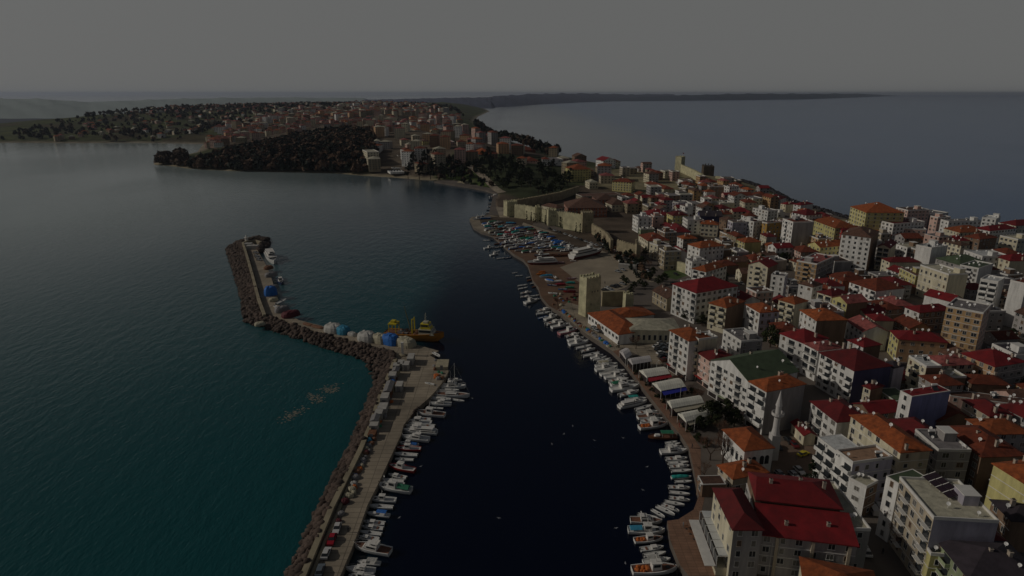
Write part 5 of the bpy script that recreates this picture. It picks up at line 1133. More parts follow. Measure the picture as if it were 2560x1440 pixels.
for a in [(1028,906,6.0,2.6,2.9,M_cont,'tall white ribbed shipping container at the top of the hut row'),(1003,918,4.2,2.6,2.4,M_cont,'white twin hut left of the tall container'),(1016,921,4.2,2.6,2.4,M_cont,'white hut touching the tall container'),(992,924,3.2,2.6,2.4,M_cont,'small square white hut against the parapet'),
  (990,937,3.6,2.6,2.4,M_beige,'beige hut second along the parapet'),(982,947,4.2,2.8,2.3,M_cont,'whitish hut above the blue barrels'),(999,973,4.6,2.5,2.3,M_cont,'rounded white trailer standing on the open quay'),(975,976,5.4,3.0,2.6,M_beige,'large beige hut below the blue barrels'),(970,990,3.4,3.0,2.6,M_rust,'rusty framed hut below the large beige one'),
  (963,1005,4.6,2.8,2.7,M_cont,'white container with slatted end below the rusty hut'),(958,1030,5,3,2.4,M_cont,'white hut beside the blue tarpaulin'),(948,1044,3.5,2.6,2.4,M_cont,'white-roofed hut under the blue tarpaulin hut'),(939,1060,4.5,2.8,2.4,M_beige,'beige hut in the lower hut row'),(936,1073,3.5,2.8,2.2,M_cont,'pale box hut last in the hut row'),(931,1092,3.4,2.4,1.6,M_rust,'low rusty box beneath the hut row'),
  (1106,915,8,5,1.2,M_beige,'low concrete block pier with clutter at the quay corner')]:
    boxy(a[0],a[1],a[2],a[3],a[4],qa,a[5],a[6],name='shipping_container' if 'container' in a[6] else 'storage_hut',gable='beige' in a[6] and 'hut' in a[6])
p=G(1007,888,2.05); t=empty('monument_column',p); named(t,'pale stone column on a round base where the breakwater arms meet','column'); m=MB(); lathe([(1.5,0),(1.5,.4),(1.1,.5)],m); m.build('base',M_conc,t); m=MB(); m.box(-.45,.45,-.45,.45,.5,5.6); m.box(-.6,.6,-.6,.6,5.6,5.9); m.build('shaft',M_trim,t)
p=G(617,604,3); t=empty('harbour_light',p); named(t,'small white harbour light on the breakwater head','beacon'); m=MB(); lathe([(1.4,-1),(1.1,3),(1.1,3.2)],m); m.build('tower',M_trim,t); m=MB(); lathe([(1.7,3.2),(1.7,3.4),(.6,3.4),(.6,4.6),(.1,5.1)],m); m.build('lantern',M_trim,t)
for a in [(622,618,5,4,3,'small square building at the breakwater head'),(632,622,8,4,2.6,'low grey shed beside the square head building')]: boxy(a[0],a[1],a[2],a[3],a[4],.1,M_cont,a[5])
# ------------------------------------------------------------------ cars
CARC={'white':(.62,.61,.60),'red':(.38,.015,.03),'silver':(.34,.35,.36),'black':(.02,.02,.022),'blue':(.05,.08,.20),'bluegrey':(.14,.17,.20),'yellow':(.62,.52,.03),'darkred':(.14,.015,.015)}
CP={}
def car(px,py,hx,hy,col='white',van=False,label=None,where='',z=2.12,group='parked cars'):
    a=G(px,py,z); b_=G(hx,hy,z); an=math.atan2((b_-a).y,(b_-a).x); key=(col,van)
    if key in CP: t=copy_tree(CP[key])
    else:
        t=empty('parked_van' if van else 'parked_car',a); CP[key]=t; pm=mat('car_'+col,CARC[col],.28,.05,1); hL=2.3 if van else 2.1
        m=MB(); prof=[(-hL,.35),(-hL,.80),(-hL+.15,.95),(.95,.95),(hL-.1,.72),(hL,.35)]
        if van: prof=[(-hL,.35),(-hL,1.9),(1.1,1.95),(1.5,1.2),(hL-.05,.95),(hL,.35)]
        m.loft([[(x,s*.85*f,zz) for x,zz in prof] for s,f in ((-1,.96),(-1,1),(1,1),(1,.96))]); 
        if not van: m.box(-1.25,.25,-.62,.62,1.38,1.43)
        m.build('body',pm,t)
        m=MB()
        if not van: m.add([(-1.85,-.76,.94),(.95,-.76,.94),(.95,.76,.94),(-1.85,.76,.94),(-1.3,-.62,1.38),(.3,-.62,1.38),(.3,.62,1.38),(-1.3,.62,1.38)],[(0,1,5,4),(1,2,6,5),(2,3,7,6),(3,0,4,7)])
        else: m.box(-1.6,1.0,-.87,.87,1.25,1.7); m.add([(1.52,-.75,1.22),(1.52,.75,1.22),(1.14,.72,1.88),(1.14,-.72,1.88)],[(0,1,2,3)])
        m.build('windows',M_glass,t)
        for x in (-1.3,1.3):
            for y in (-.82,.82): m=MB(); m.tube((x,y-.1,.32),(x,y+.1,.32),.33,n=10); m.build('wheel',M_dark,t)
    t.location=a; t.rotation_euler=(0,0,an)
    if label: named(t,label,'van' if van else 'car',group)
    else: reg(t,f"{col.replace('bluegrey','blue-grey').replace('darkred','dark red')} {'van' if van else 'car'} {where}".strip(),'van' if van else 'car',group,a,{**LM,**LMC})
LMC={'the coach':(1560,690),'the market end wall':(1575,850),'the round bare tree':(1590,872),'the yellow taxi':(2008,1138)}
car(843,1325,836,1345,'white',label='white car, topmost of the four parked on the breakwater'); car(830,1353,823,1373,'red',label='bright red car parked on the breakwater'); car(816,1387,825,1365,'white',label='white car below the red one on the breakwater'); car(801,1430,808,1408,'bluegrey',label='blue-grey car at the bottom edge of the breakwater')
car(2008,1138,2030,1130,'yellow',label='bright yellow taxi on the town square')
car(1945,1121,1955,1135,'black',label='black car beside the minaret base')
for px,py,c in [(1972,1105,'black'),(1985,1115,'darkred'),(1998,1180,'white'),(1985,1192,'silver'),(2038,1208,'white'),(1950,1190,'silver')]: car(px,py,px+14,py+13,c,where='on the town square')
cc=random.Random(3)
for i in range(7):
    for j in range(5):
        x=1632+j*15-i*2+(i*7); y=852+i*8.2-j*2.2
        if x>1690 or cc.random()<.12 or y>905: continue
        car(x,y,x+20,y-4,cc.choice(['white','silver','white','black','white','bluegrey','darkred']),where='in the crowded car park')
for px,py in [(1572,855),(1604,850),(1455,783),(1492,828),(1520,836),(1486,822),(1504,832),(1530,842),(1544,838)]: car(px,py,px+18,py+(8 if px<1550 else -4),cc.choice(['white','silver','black','white']),where='beside the market')
for i in range(26):
    s=i/25; x=1500+s*118+cc.uniform(-2,2); y=610+s*72+cc.uniform(-1.5,1.5)+7
    car(x+2,y-8,x+14,y-2,cc.choice(['white','white','white','silver','black','darkred']),where='parked along the yard road')
for i in range(14): x=1350+i*13; y=553+i*4.6; car(x+24,y+20,x+35,y+24,cc.choice(['white','silver','black']),where='parked along the yard road')
for px,py in [(1520,722),(1533,718),(1512,727),(1545,680),(1557,676),(1528,727),(1543,716),(1556,711)]: car(px,py,px+12,py+3,cc.choice(['white','silver','black']),where='on the yard gravel')
for px,py in [(2385,1040),(2390,1045),(2470,1030),(2490,1025),(2495,1042),(2395,1050)]: car(px,py,px+20,py+12,cc.choice(['white','white','black','silver']),where='on the side street')
for px,py,v in [(2183,1280,True),(2198,1275,True),(2158,1370,False),(2164,1382,False)]: car(px,py,px-8,py-14,'white',v,where='in the bottom street')
for px,py in [(1462,660),(1520,676),(1470,652)]: pass
boxy(1568,672,11,2.5,3,elb+.2,M_cont,'long white coach parked at the edge of the yard gravel',name='parked_coach',cat='coach')
for px,py in [(640,633),(642,641),(645,645),(648,651)]: car(px,py,px+8,py+1,cc.choice(['white','silver']),where='on the breakwater head')
# ------------------------------------------------------------------ vegetation
def leafmat(n,c): return mat('leaf_'+n,c,.8,.5,.5,rnd=.25,spec=.2)
M_bark=mat('bark',(.075,.045,.03),.95,.3,1); M_twig=mat('bare_twigs',(.15,.075,.045),.95,.3,1)
def crown(m_,r,spread,h0,h1,nc,nl,ls,rr,conic=0,col=0):
    V=[];F=[]
    for c in range(nc):
        z=rr.random(); rad=spread*(math.sqrt(rr.random()))*(1-conic*z)*(math.sin(math.pi*min(1,.25+z*.85))**.5 if not conic else 1)
        a=rr.uniform(0,6.28); cx,cy,cz=rad*math.cos(a),rad*math.sin(a),h0+(h1-h0)*z; cs=spread*.28*(1-.6*conic*z)
        for l in range(nl):
            d=rr.normal(size=3); d/=np.linalg.norm(d); p=np.array([cx,cy,cz])+d*cs*np.array([1,1,.8])*rr.uniform(.7,1)
            u=rr.normal(size=3);u/=np.linalg.norm(u); w_=np.cross(u,d+.3*rr.normal(size=3)); w_/=np.linalg.norm(w_)+1e-6; s=ls*rr.uniform(.6,1.3); b=len(V)
            V+= [p-u*s*.5,p+w_*s*.35,p+u*s*.5,p-w_*s*.35]; F.append((b,b+1,b+2,b+3))
    return np.array(V),np.array(F)
TREES={}
def tree_proto(kind,var):
    k=(kind,var)
    if k in TREES: return TREES[k]
    rr=np.random.default_rng(hash(kind)%97+var*13 if False else sum(map(ord,kind))+var*13); r=random.Random(sum(map(ord,kind))+var)
    me=[]
    tm=MB()
    if kind=='broad':   V,F=crown(0,0,3.6,2.4,8.2,34,46,.62,rr); lm=leafmat('evergreen',(.035,.045,.015)); tm.tube((0,0,-.5),(0,0,3.8),.32,.2); hh=4.6
    elif kind=='pine':  V,F=crown(0,0,3.0,3.5,11,34,44,.6,rr,conic=.45); lm=leafmat('pine',(.02,.028,.014)); tm.tube((0,0,-.5),(0,0,9),.3,.1); hh=6
    elif kind=='cypress': V,F=crown(0,0,1.25,.4,9.5,30,46,.45,rr,conic=.65); lm=leafmat('cypress',(.022,.032,.012)); tm.tube((0,0,-.5),(0,0,5),.18,.08); hh=3
    elif kind=='spruce': V,F=crown(0,0,2.6,1,10,34,44,.5,rr,conic=.85); lm=leafmat('spruce',(.03,.045,.02)); tm.tube((0,0,-.5),(0,0,9),.2,.06); hh=4
    elif kind=='bush': V,F=crown(0,0,1.5,.1,2.0,14,40,.42,rr); lm=leafmat('bush',(.04,.052,.018)); tm.tube((0,0,-.3),(0,0,1),.12,.06); hh=1.0
    else:
        V=np.zeros((0,3));F=None
        def grow(p,d,ln,rad,dep):
            e=p+d*ln; tm.tube(p,e,rad,rad*.68,n=5 if dep<2 else 3,mi=0 if dep<2 else 1,cap=False)
            if dep>=5: return
            for _ in range(3 if dep<4 else 4):
                q=Vector((r.gauss(0,.55),r.gauss(0,.55),r.gauss(.15,.35))); nd=(d+q).normalized(); grow(e if r.random()<.7 else p.lerp(e,.7),nd,ln*r.uniform(.62,.82),rad*.6,dep+1)
        for _ in range(3): grow(Vector((0,0,2.2)),Vector((r.gauss(0,.4),r.gauss(0,.4),1)).normalized(),2.2,.16,0)
        tm.tube((0,0,-.4),(0,0,2.3),.28,.2); TREES[k]=(tm.mesh('trunk',[M_bark,M_twig]),None,None); return TREES[k]
    for i in range(5): a=i*1.25+r.random(); tm.tube((0,0,hh*.45),(math.cos(a)*1.3,math.sin(a)*1.3,hh),.1,.04,n=4)
    TREES[k]=(tm.mesh('trunk',M_bark),npmesh('crown',V,F,lm),None); return TREES[k]
NAMES={'broad':'evergreen_tree','pine':'pine_tree','cypress':'cypress_tree','spruce':'spruce_tree','bush':'shrub','bare':'bare_tree'}
DES={'broad':'dark bushy evergreen tree','pine':'dark pine tree','cypress':'narrow cypress tree','spruce':'pointed fir tree','bush':'green shrub','bare':'leafless brown tree'}
tv=0
def tree(px,py,kind,s=1.0,label=None,z=2,where='',wz=None):
    global tv; tv+=1; a,b_,_=tree_proto(kind,tv%3); p=G(px,py,z); zz=th(p.x,p.y) if math.hypot(p.x,p.y)>430 else 2
    t=empty(NAMES[kind],(p.x,p.y,zz-.1),tv*1.7,s); ob('trunk',a,t)
    if b_ is not None: ob('crown',b_,t)
    if label: named(t,label,'tree','trees of the town')
    else: reg(t,(DES[kind]+' '+where).strip(),'tree','trees of the town',(p.x,p.y,zz+4*s))
    return t
tree(1925,868,'broad',1.25,'large dark bushy tree beside the long white red-roofed block'); tree(1775,1068,'broad',1.15,'big dark tree over the end of the restaurant row'); tree(1812,1058,'broad',1.1,'dark tree in front of the arcade, right of the restaurants'); tree(1790,1052,'pine',.7); tree(1835,1068,'broad',.8); tree(1748,1072,'broad',.6)
tree(1806,1160,'bare',1.15,'tall leafless tree in front of the mosque'); tree(1775,1150,'bare',.95,'leafless brown tree on the promenade left of the mosque'); tree(1760,1195,'bare',.6); tree(1795,1105,'bare',.9); tree(1765,1115,'bush',1.2);tree(1745,1100,'bush',1.2)
tree(2072,1215,'cypress',1.0); tree(2022,1225,'spruce',.95,'pointed dark fir at the lower edge of the square'); tree(2075,1190,'broad',.75,'green tree standing against the white balconied block')
tree(2252,1350,'bare',1.3,'tall leafless tree along the bottom street'); tree(2262,1385,'bare',1.1); tree(2240,1325,'bare',.8)
tree(1395,772,'bare',.8,'brown leafless tree on the shore left of the harbour tower'); tree(1590,872,'bare',.8,'round leafless tree beside the car park'); tree(1545,870,'spruce',.35); tree(1655,925,'bare',.6); tree(1700,965,'bare',.6); tree(1745,1010,'bare',.7); tree(1730,985,'bush',1.2)
for px,py in [(1566,712),(1585,722),(1600,715),(1577,735),(1612,722),(1558,705)]: tree(px,py,'broad',.55,where='behind the harbour tower')
for px,py in [(1660,705),(1622,702),(1646,712),(1632,690),(1700,790),(1715,800),(1755,815)]: tree(px,py,'broad',.7,where='by the castle lawn')
for px,py in [(1317,551),(1328,554),(1340,557),(1349,556),(1364,562),(1400,566),(1418,572),(1440,582),(1450,585),(1335,557)]: tree(px,py,'cypress',.9,where='below the fortress wall')
for px,py in [(1500,600),(1512,606),(1524,612),(1536,618),(1548,626),(1560,634),(1575,645),(1590,655),(1605,663),(1614,640),(1630,650),(1645,668),(1490,590),(1585,672),(1622,675)]: tree(px,py,random.Random(px).choice(['bare','broad','cypress','bare']),.75,where='along the old town wall')
for px,py in [(1990,620),(2000,628),(2138,665),(2128,672),(1980,640),(1955,655),(1700,480),(1660,500),(1735,488),(1560,520),(1760,495),(1965,655),(1690,590),(1905,660)]: tree(px,py,'broad',.8,where='between town blocks')
for i in range(11): p_=(1672+i*7.5,1010+i*9); tree(1590+i*13.5,935+i*14.5,'bush',.8,where='by the promenade')
tr=random.Random(9)
wood=[(1175,432),(1200,410),(1290,418),(1380,425),(1425,450),(1432,475),(1350,485),(1290,478),(1240,455)]
wx=np.array([p[0] for p in wood],float);wy=np.array([p[1] for p in wood],float); n_=0
while n_<85:
    x,y=tr.uniform(1170,1435),tr.uniform(405,486)
    if sdist(np.array([x]),np.array([y]),wx,wy)[0]<0: continue
    n_+=1; tree(x,y,tr.choice(['pine','pine','broad']),tr.uniform(1.0,1.5),z=8,where='in the coast wood')
for x,y in [(1020+i*7,440-(i%4)*7) for i in range(13)]: tree(x,y,'pine',1.7,z=6,where='in the shore grove')
# masses of far woodland
def mass(name,poly_px,z,n,size,kind,label,seed,hgt=(.7,1.3)):
    rr=np.random.default_rng(seed); cx,cy=poly(poly_px,z); n0=0; VV=[];FF=[]; x0,x1,y0,y1=cx.min(),cx.max(),cy.min(),cy.max(); base=0; mi=[]
    X_=rr.uniform(x0,x1,n*9);Y_=rr.uniform(y0,y1,n*9); k=sdist(X_,Y_,cx,cy)>0; X_,Y_=X_[k][:n],Y_[k][:n]; s_=sdist(X_,Y_); k=s_>3; X_,Y_=X_[k],Y_[k]; Z_=terr(X_,Y_)
    for x,y,zz in zip(X_,Y_,Z_):
        s=size*rr.uniform(*hgt); nl=26; d=rr.normal(size=(nl,3)); d/=np.linalg.norm(d,axis=1)[:,None]; d[:,2]=np.abs(d[:,2])*1.1
        p=np.array([x,y,zz+s*.25])+d*s*np.array([.55,.55,.95])*rr.uniform(.75,1.05,(nl,1))
        u=rr.normal(size=(nl,3)); u/=np.linalg.norm(u,axis=1)[:,None]; w_=np.cross(u,d); w_/=np.linalg.norm(w_,axis=1)[:,None]+1e-6; q=s*rr.uniform(.28,.5,(nl,1))
        VV.append(np.stack([p-u*q,p+w_*q*.8,p+u*q,p-w_*q*.8],1).reshape(-1,3)); FF.append(base+np.arange(nl*4).reshape(nl,4)); base+=nl*4; mi+= [int(rr.random()<.45)]*nl
    o=ob(name,npmesh(name,np.concatenate(VV),np.concatenate(FF),kind,mi)); o['kind']='stuff'; o['label']=label; o['category']='woodland'; return o
LG=[leafmat('wood_dark',(.016,.022,.012)),leafmat('wood_brown',(.09,.06,.038))]
WD=[leafmat('wood_dark',(.022,.030,.015)),leafmat('wood_autumn',(.15,.09,.055))]
mass('headland_wood',[(455,418,2),(480,403,8),(560,385,14),(640,368,18),(720,352,20),(800,342,24),(890,338,24),(935,350,22),(940,400,10),(905,437,2),(840,432,2),(700,429,2),(600,427,2),(510,423,2)],8,3300,7.5,WD,'brown and dark green wood covering the headland above its narrow beach',1)
mass('point_trees',[(388,411),(400,402),(450,396),(470,405),(450,414),(420,414)],3,60,9,[leafmat('wood_brown',(.09,.06,.038))]*2,'thin brown trees on the tip of the headland',5)
mass('hillside_trees',[(-20,350),(-20,328),(180,306),(330,286),(500,270),(640,264),(850,262),(1000,272),(1130,285),(1180,300),(1100,300),(950,290),(800,300),(650,312),(500,330),(330,340),(330,354),(100,355)],20,4200,7.5,LG,'scattered dark trees and hedges over the far hillside',2,(.4,1.3))
mass('coast_shrubs',[(1060,452),(1080,420),(1160,415),(1240,470),(1225,476),(1150,462)],5,110,5,LG,'dark scrub on the green slope above the beach',3)
mass('cliff_scrub',[(1190,318),(1250,334),(1275,352),(1320,364),(1395,386),(1385,394),(1300,372),(1240,352),(1190,335)],14,220,9,LG,'dark scrub along the far cliff edge',4)
mass('town_scrub',[(1480,585),(1600,660),(1640,700),(1600,700),(1560,670),(1500,610)],2,60,2.6,WD,'scrub growing along the foot of the old town wall',6)
# ------------------------------------------------------------------ fill-in town blocks
fr=random.Random(21)
FA=np.array([(f[0],f[1],f[2]) for f in FOOT])
gr=math.atan2((G(2020,800,14)-G(1953,760,14)).y,(G(2020,800,14)-G(1953,760,14)).x)
def free(x,y,rad,slack=.78):
    return all((x-f[0])**2+(y-f[1])**2>((rad+f[2])*slack)**2 for f in FOOT)
zones=[([(1560,500),(1700,470),(1850,470),(1925,500),(2100,555),(2300,590),(2780,700),(2780,850),(2780,1000),(2400,960),(2200,900),(2050,860),(1900,800),(1760,790),(1700,740),(1690,690),(1640,640),(1600,590),(1530,530)],165,'T'),
       ([(1545,436),(1600,434),(1690,445),(1700,468),(1600,470),(1550,455)],12,'T'),
       ([(2080,1000),(2200,930),(2760,1010),(2760,1350),(2400,1230),(2250,1150)],28,'T')]
cols=['white','white','cream','cream','brown','grey','beige','beige','stone','tan','brown','white','grey','pink']
rfs=[('hip','rust'),('hip','rust'),('hip','brown'),('hip','maroon'),('flat','grey'),('gable','rust'),('gable','red'),('flat','brown'),('hip','pinkred'),('flat','cream'),('hip','orange'),('tray','grey'),('gable','brown')]
AX=FOOT[8][3]
for zp,nmax,_ in zones:
    cx,cy=poly(zp,2); k=0
    for tr_ in range(6000):
        if k>=nmax: break
        x,y=fr.uniform(cx.min(),cx.max()),fr.uniform(cy.min(),cy.max())
        if sdist(np.array([x]),np.array([y]),cx,cy)[0]<5 or sdist([x],[y])[0]<18: continue
        Wd,Dp=fr.uniform(7,13),fr.uniform(8,15); rad=math.hypot(Wd,Dp)/2
        if not free(x,y,rad,.70): continue
        k+=1; dist=math.hypot(x,y); rt,rc=fr.choice(rfs); c=fr.choice(cols)
        B(None,None,None,fr.choice([4,6,6,6,8,9,11]),c,rt,rc,world=(x,y,AX+fr.choice([0,math.pi/2])*0+fr.uniform(-.12,.12),Wd,Dp),detail=1 if dist<520 else 0,wr=fr.random()<.6,wr_c=fr.choice([None,None,'brown','grey']),extras=dist<650)
pass
ct_=0
cx,cy=poly([(1600,590),(1850,480),(2120,560),(2560,640),(2560,1100),(2200,1000),(1900,850),(1700,740)],2)
for tr_ in range(4000):
    if ct_>=95: break
    x,y=fr.uniform(cx.min(),cx.max()),fr.uniform(cy.min(),cy.max())
    if sdist(np.array([x]),np.array([y]),cx,cy)[0]<0 or not free(x,y,2.6,.9): continue
    ct_+=1; q=P((x,y,2))
    FOOT.append((x,y,2.2,0,3,3))
    if ct_%3==0: tree(q[0],q[1],fr.choice(['bare','bare','broad']),fr.uniform(.5,.8),where='between town blocks')
    else: car(q[0],q[1],q[0]+10,q[1]+fr.choice([6,-6]),fr.choice(['white','white','silver','black','darkred','bluegrey']),where='in a town street')
# ------------------------------------------------------------------ far town
LMF={'the shore pine grove':(1065,430),'the white terraces':(990,425),'the headland villa':(852,338),'the skyline summit':(838,262),'the long white school':(1200,383),'the cliff road':(1340,380),'the far bay shore':(480,345),'the stepped cream flats':(925,385)}
for a in [((1175,378),(1184,386),(1232,382),13,'white','hip','orange','long white school block with orange roof above the wood'),((906,375),(918,381),(938,376),16,'cream','flat','cream','stepped cream flats at the right edge of the headland wood'),
  ((838,333),(846,337),(872,333),10,'white','hip','orange','white villa with bright orange roof in the headland wood'),((820,322),(828,325),(840,322),8,'white','flat','white','small round-looking white house in the headland wood'),
  ((988,386),(995,390),(1016,386),16,'cream','flat','pinkred','cream slab block behind the white terraces'),((1048,350),(1056,353),(1065,350),20,'yellow','hip','brown','yellow tower block in the middle of the far town'),((1083,352),(1095,356),(1123,351),20,'pink','flat','pinkred','broad pink tower block beside the yellow one'),
  ((1413,418),(1430,424),(1463,418),13,'yellow','hip','orange','yellow block with white window strips right of the wood'),((1490,398),(1508,402),(1530,399),11,'white','gable','red','white pair of gabled blocks by the open sea'),((1520,401),(1530,404),(1546,402),9,'cream','hip','brown','cream block touching the white gabled pair'),((1430,388),(1440,391),(1458,388),9,'brown','gable','brown','brown gabled house at the sea edge'),
  ((1172,363),(1180,367),(1210,364),11,'white','flat','rust','white flats above the school block'),((1240,372),(1250,376),(1280,372),9,'cream','hip','rust','cream block with rust roof right of the school'),((1290,372),(1300,376),(1330,372),8,'brick','hip','rust','long rust-roofed block by the cliff road'),
  ((968,426),(976,431),(1008,428),5,'white','tray','white','lower white terrace stepping down to the beach'),((975,417),(983,421),(1014,418),6,'white','tray','white','upper white terrace stepping down to the beach'),((1355,395),(1370,400),(1398,396),9,'white','flat','grey','white flat-roofed block near the cliff road'),((1300,398),(1315,403),(1340,399),8,'pink','hip','rust','pinkish block behind the pine wood')]:
    B(*a[:7],detail=0,label=a[7],group='far town buildings',zg=(1.5 if 'terrace' in a[7] else 12) if a[0][0]<1150 else 9,extras=False)
tz=[(880,432),(905,400),(945,395),(940,345),(880,330),(740,335),(560,352),(500,350),(560,318),(700,300),(850,292),(950,276),(1060,285),(1150,312),(1200,350),(1260,365),(1400,388),(1560,424),(1560,440),(1480,440),(1400,410),(1200,400),(1120,415),(1020,425)]
cx,cy=poly(tz,20); FAR=[]; NP=[]
k=0; ft=random.Random(5); FO2=[]
while k<620:
    x,y=ft.uniform(cx.min(),cx.max()),ft.uniform(cy.min(),cy.max())
    if sdist(np.array([x]),np.array([y]),cx,cy)[0]<0 or sdist([x],[y])[0]<12: k+=.02; continue
    if math.hypot(x,y)>2900 and ft.random()<.5: continue
    Wd,Dp=ft.uniform(10,19),ft.uniform(11,22); rad=math.hypot(Wd,Dp)/2
    if any((x-f[0])**2+(y-f[1])**2<((rad+f[2])*.8)**2 for f in FOOT[-17:]+FO2): k+=.02; continue
    k+=1; FO2.append((x,y,rad)); FAR.append((math.hypot(x,y),x,y,Wd,Dp))
FAR.sort(); NIND=max(0,300-BCOUNT); 
fc=['white','cream','pink','beige','cream','brown','beige','pink','white','stone','peach','grey']
for d_,x,y,Wd,Dp in FAR[:NIND]:
    hgt=ft.choice([7,9,12,12,15,18]); rt,rc=ft.choice([('hip','rust'),('hip','orange'),('hip','pinkred'),('flat','cream'),('hip','rust'),('hip','red')])
    B(None,None,None,hgt,ft.choice(fc),rt,rc,world=(x,y,ft.uniform(-.5,.5)+AX,Wd,Dp),detail=0,extras=False,group='far town buildings',lmset=LMF)
mb=MB(); fm=[wall(c) for c in fc]+[roofm('rust'),roofm('orange'),roofm('pinkred'),roofm('cream'),M_glass]
def farbox(x,y,Wd,Dp,h,an,ci,ri):
    z=th(x,y); ca,sa=math.cos(an),math.sin(an); T=lambda a,b_,c:(x+a*ca-b_*sa,y+a*sa+b_*ca,z+c); a,b_=Wd/2,Dp/2
    mb.add([T(-a,-b_,-3),T(a,-b_,-3),T(a,b_,-3),T(-a,b_,-3),T(-a,-b_,h),T(a,-b_,h),T(a,b_,h),T(-a,b_,h)],[(0,1,5,4),(1,2,6,5),(2,3,7,6),(3,0,4,7)],ci)
    mb.add([T(-a-.4,-b_-.4,h),T(a+.4,-b_-.4,h),T(a+.4,b_+.4,h),T(-a-.4,b_+.4,h),T(0,-b_*.4,h+2.6),T(0,b_*.4,h+2.6)],[(0,1,4),(1,2,5,4),(2,3,5),(3,0,4,5)],len(fc)+ri)
    for j in range(int(h/3)):
        for i in range(max(2,int(Wd/3.5))):
            c=-a+Wd*(i+.5)/max(2,int(Wd/3.5)); mb.add([T(c-.7,-b_-.05,j*3+1),T(c+.7,-b_-.05,j*3+1),T(c+.7,-b_-.05,j*3+2.4),T(c-.7,-b_-.05,j*3+2.4)],[(0,1,2,3)],len(fc)+4)
        for i in range(max(2,int(Dp/3.5))):
            c=-b_+Dp*(i+.5)/max(2,int(Dp/3.5)); mb.add([T(-a-.05,c-.7,j*3+1),T(-a-.05,c+.7,j*3+1),T(-a-.05,c+.7,j*3+2.4),T(-a-.05,c-.7,j*3+2.4)],[(3,2,1,0)],len(fc)+4)
for d_,x,y,Wd,Dp in FAR[NIND:]: farbox(x,y,Wd,Dp,ft.choice([7,9,12,15,18]),ft.uniform(-.5,.5)+AX,ft.randrange(len(fc)),ft.randrange(4))
cx,cy=poly([(30,348),(200,312),(500,276),(640,268),(900,268),(820,300),(600,325),(540,347),(330,350)],25); k=0
while k<420:
    x,y=ft.uniform(cx.min(),cx.max()),ft.uniform(cy.min(),cy.max())
    if sdist(np.array([x]),np.array([y]),cx,cy)[0]<0 or sdist([x],[y])[0]<20: continue
    k+=1; farbox(x,y,ft.uniform(8,15),ft.uniform(8,16),ft.choice([6,6,7,9]),ft.uniform(0,3),ft.randrange(len(fc)),ft.randrange(4))
cx,cy=poly([(470,374,12),(560,368,15),(720,346,20),(890,336,24),(945,350,24),(930,315,32),(700,312,28),(500,345,14)],20); k=0
while k<150:
    x,y=ft.uniform(cx.min(),cx.max()),ft.uniform(cy.min(),cy.max())
    if sdist(np.array([x]),np.array([y]),cx,cy)[0]<0 or sdist([x],[y])[0]<20: continue
    k+=1; farbox(x,y,ft.uniform(9,16),ft.uniform(9,16),ft.choice([6,7,9,12]),AX+ft.uniform(-.4,.4),ft.randrange(len(fc)),ft.randrange(4))
o=mb.build('distant_houses',fm); o['kind']='stuff'; o['label']='hundreds of tiny houses and blocks of the far town and hillside'; o['category']='houses'
# ------------------------------------------------------------------ people, gulls, lamp posts
def person_proto(shirt):
    me=bpy.data.meshes.new('body'); vs=[(0,0,.95),(0,0,1.2),(0,0,1.42),(0,0,1.52),(0,.01,1.66),(.19,0,1.42),(.26,.02,1.15),(.27,.1,.9),(-.19,0,1.42),(-.26,.02,1.15),(-.27,.08,.9),(.1,0,.9),(.12,.06,.5),(.12,0,.06),(.12,.16,.04),(-.1,0,.9),(-.12,-.05,.5),(-.12,-.14,.06),(-.12,.02,.04)]
    es=[(0,1),(1,2),(2,3),(3,4),(2,5),(5,6),(6,7),(2,8),(8,9),(9,10),(0,11),(11,12),(12,13),(13,14),(0,15),(15,16),(16,17),(17,18)]
    me.from_pydata(vs,es,[]); o=bpy.data.objects.new('person',me); COL.objects.link(o); sk=o.modifiers.new('s','SKIN'); rad=[.15,.16,.15,.07,.115,.07,.055,.045,.07,.055,.045,.1,.075,.05,.045,.1,.075,.05,.045]
    for v,r_ in zip(me.skin_vertices[0].data,rad): v.radius=(r_,r_)
    me.skin_vertices[0].data[0].use_root=True; o.modifiers.new('u','SUBSURF').levels=1
    me.materials.append(mat('cloth_'+shirt,{'dark':(.03,.03,.04),'red':(.35,.03,.03),'grey':(.2,.2,.2)}[shirt],.9)); return o
pp={}
for px,py,c,lb in [(1586,1008,'dark','person in dark clothes walking on the promenade beside the blue awning'),(1675,1044,'dark','person in dark clothes walking on the promenade near the landing'),(1698,1068,'red','person in red, left of two at the landing stage'),(1706,1066,'dark','person in dark clothes, right of two at the landing stage'),(1512,710,'dark','lone person standing on the yard gravel'),(1708,1318,'grey','person in grey on the jetty by the boulders'),(2206,1385,'dark','person in dark clothes crossing the bottom street'),(1017,874,'dark','person standing by the pale stone column'),(1620,965,'grey','person in grey on the promenade beside the red awning'),(1662,1022,'red','person in red on the promenade below the blue awning'),(1730,1120,'dark','person in dark clothes on the promenade left of the leafless trees'),(1990,1150,'grey','person in grey crossing the square by the taxi'),(870,1330,'dark','person in dark clothes on the near quay by the boats'),(1010,1010,'grey','person in grey in the middle of the near quay'),(1752,1330,'dark','person in dark clothes beside the glazed terrace')]:
    if c in pp: o=pp[c].copy(); COL.objects.link(o)
    else: o=person_proto(c); pp[c]=o
    o.location=G(px,py,2.06); o.rotation_euler=(0,0,px*.7); named(o,lb,'person')
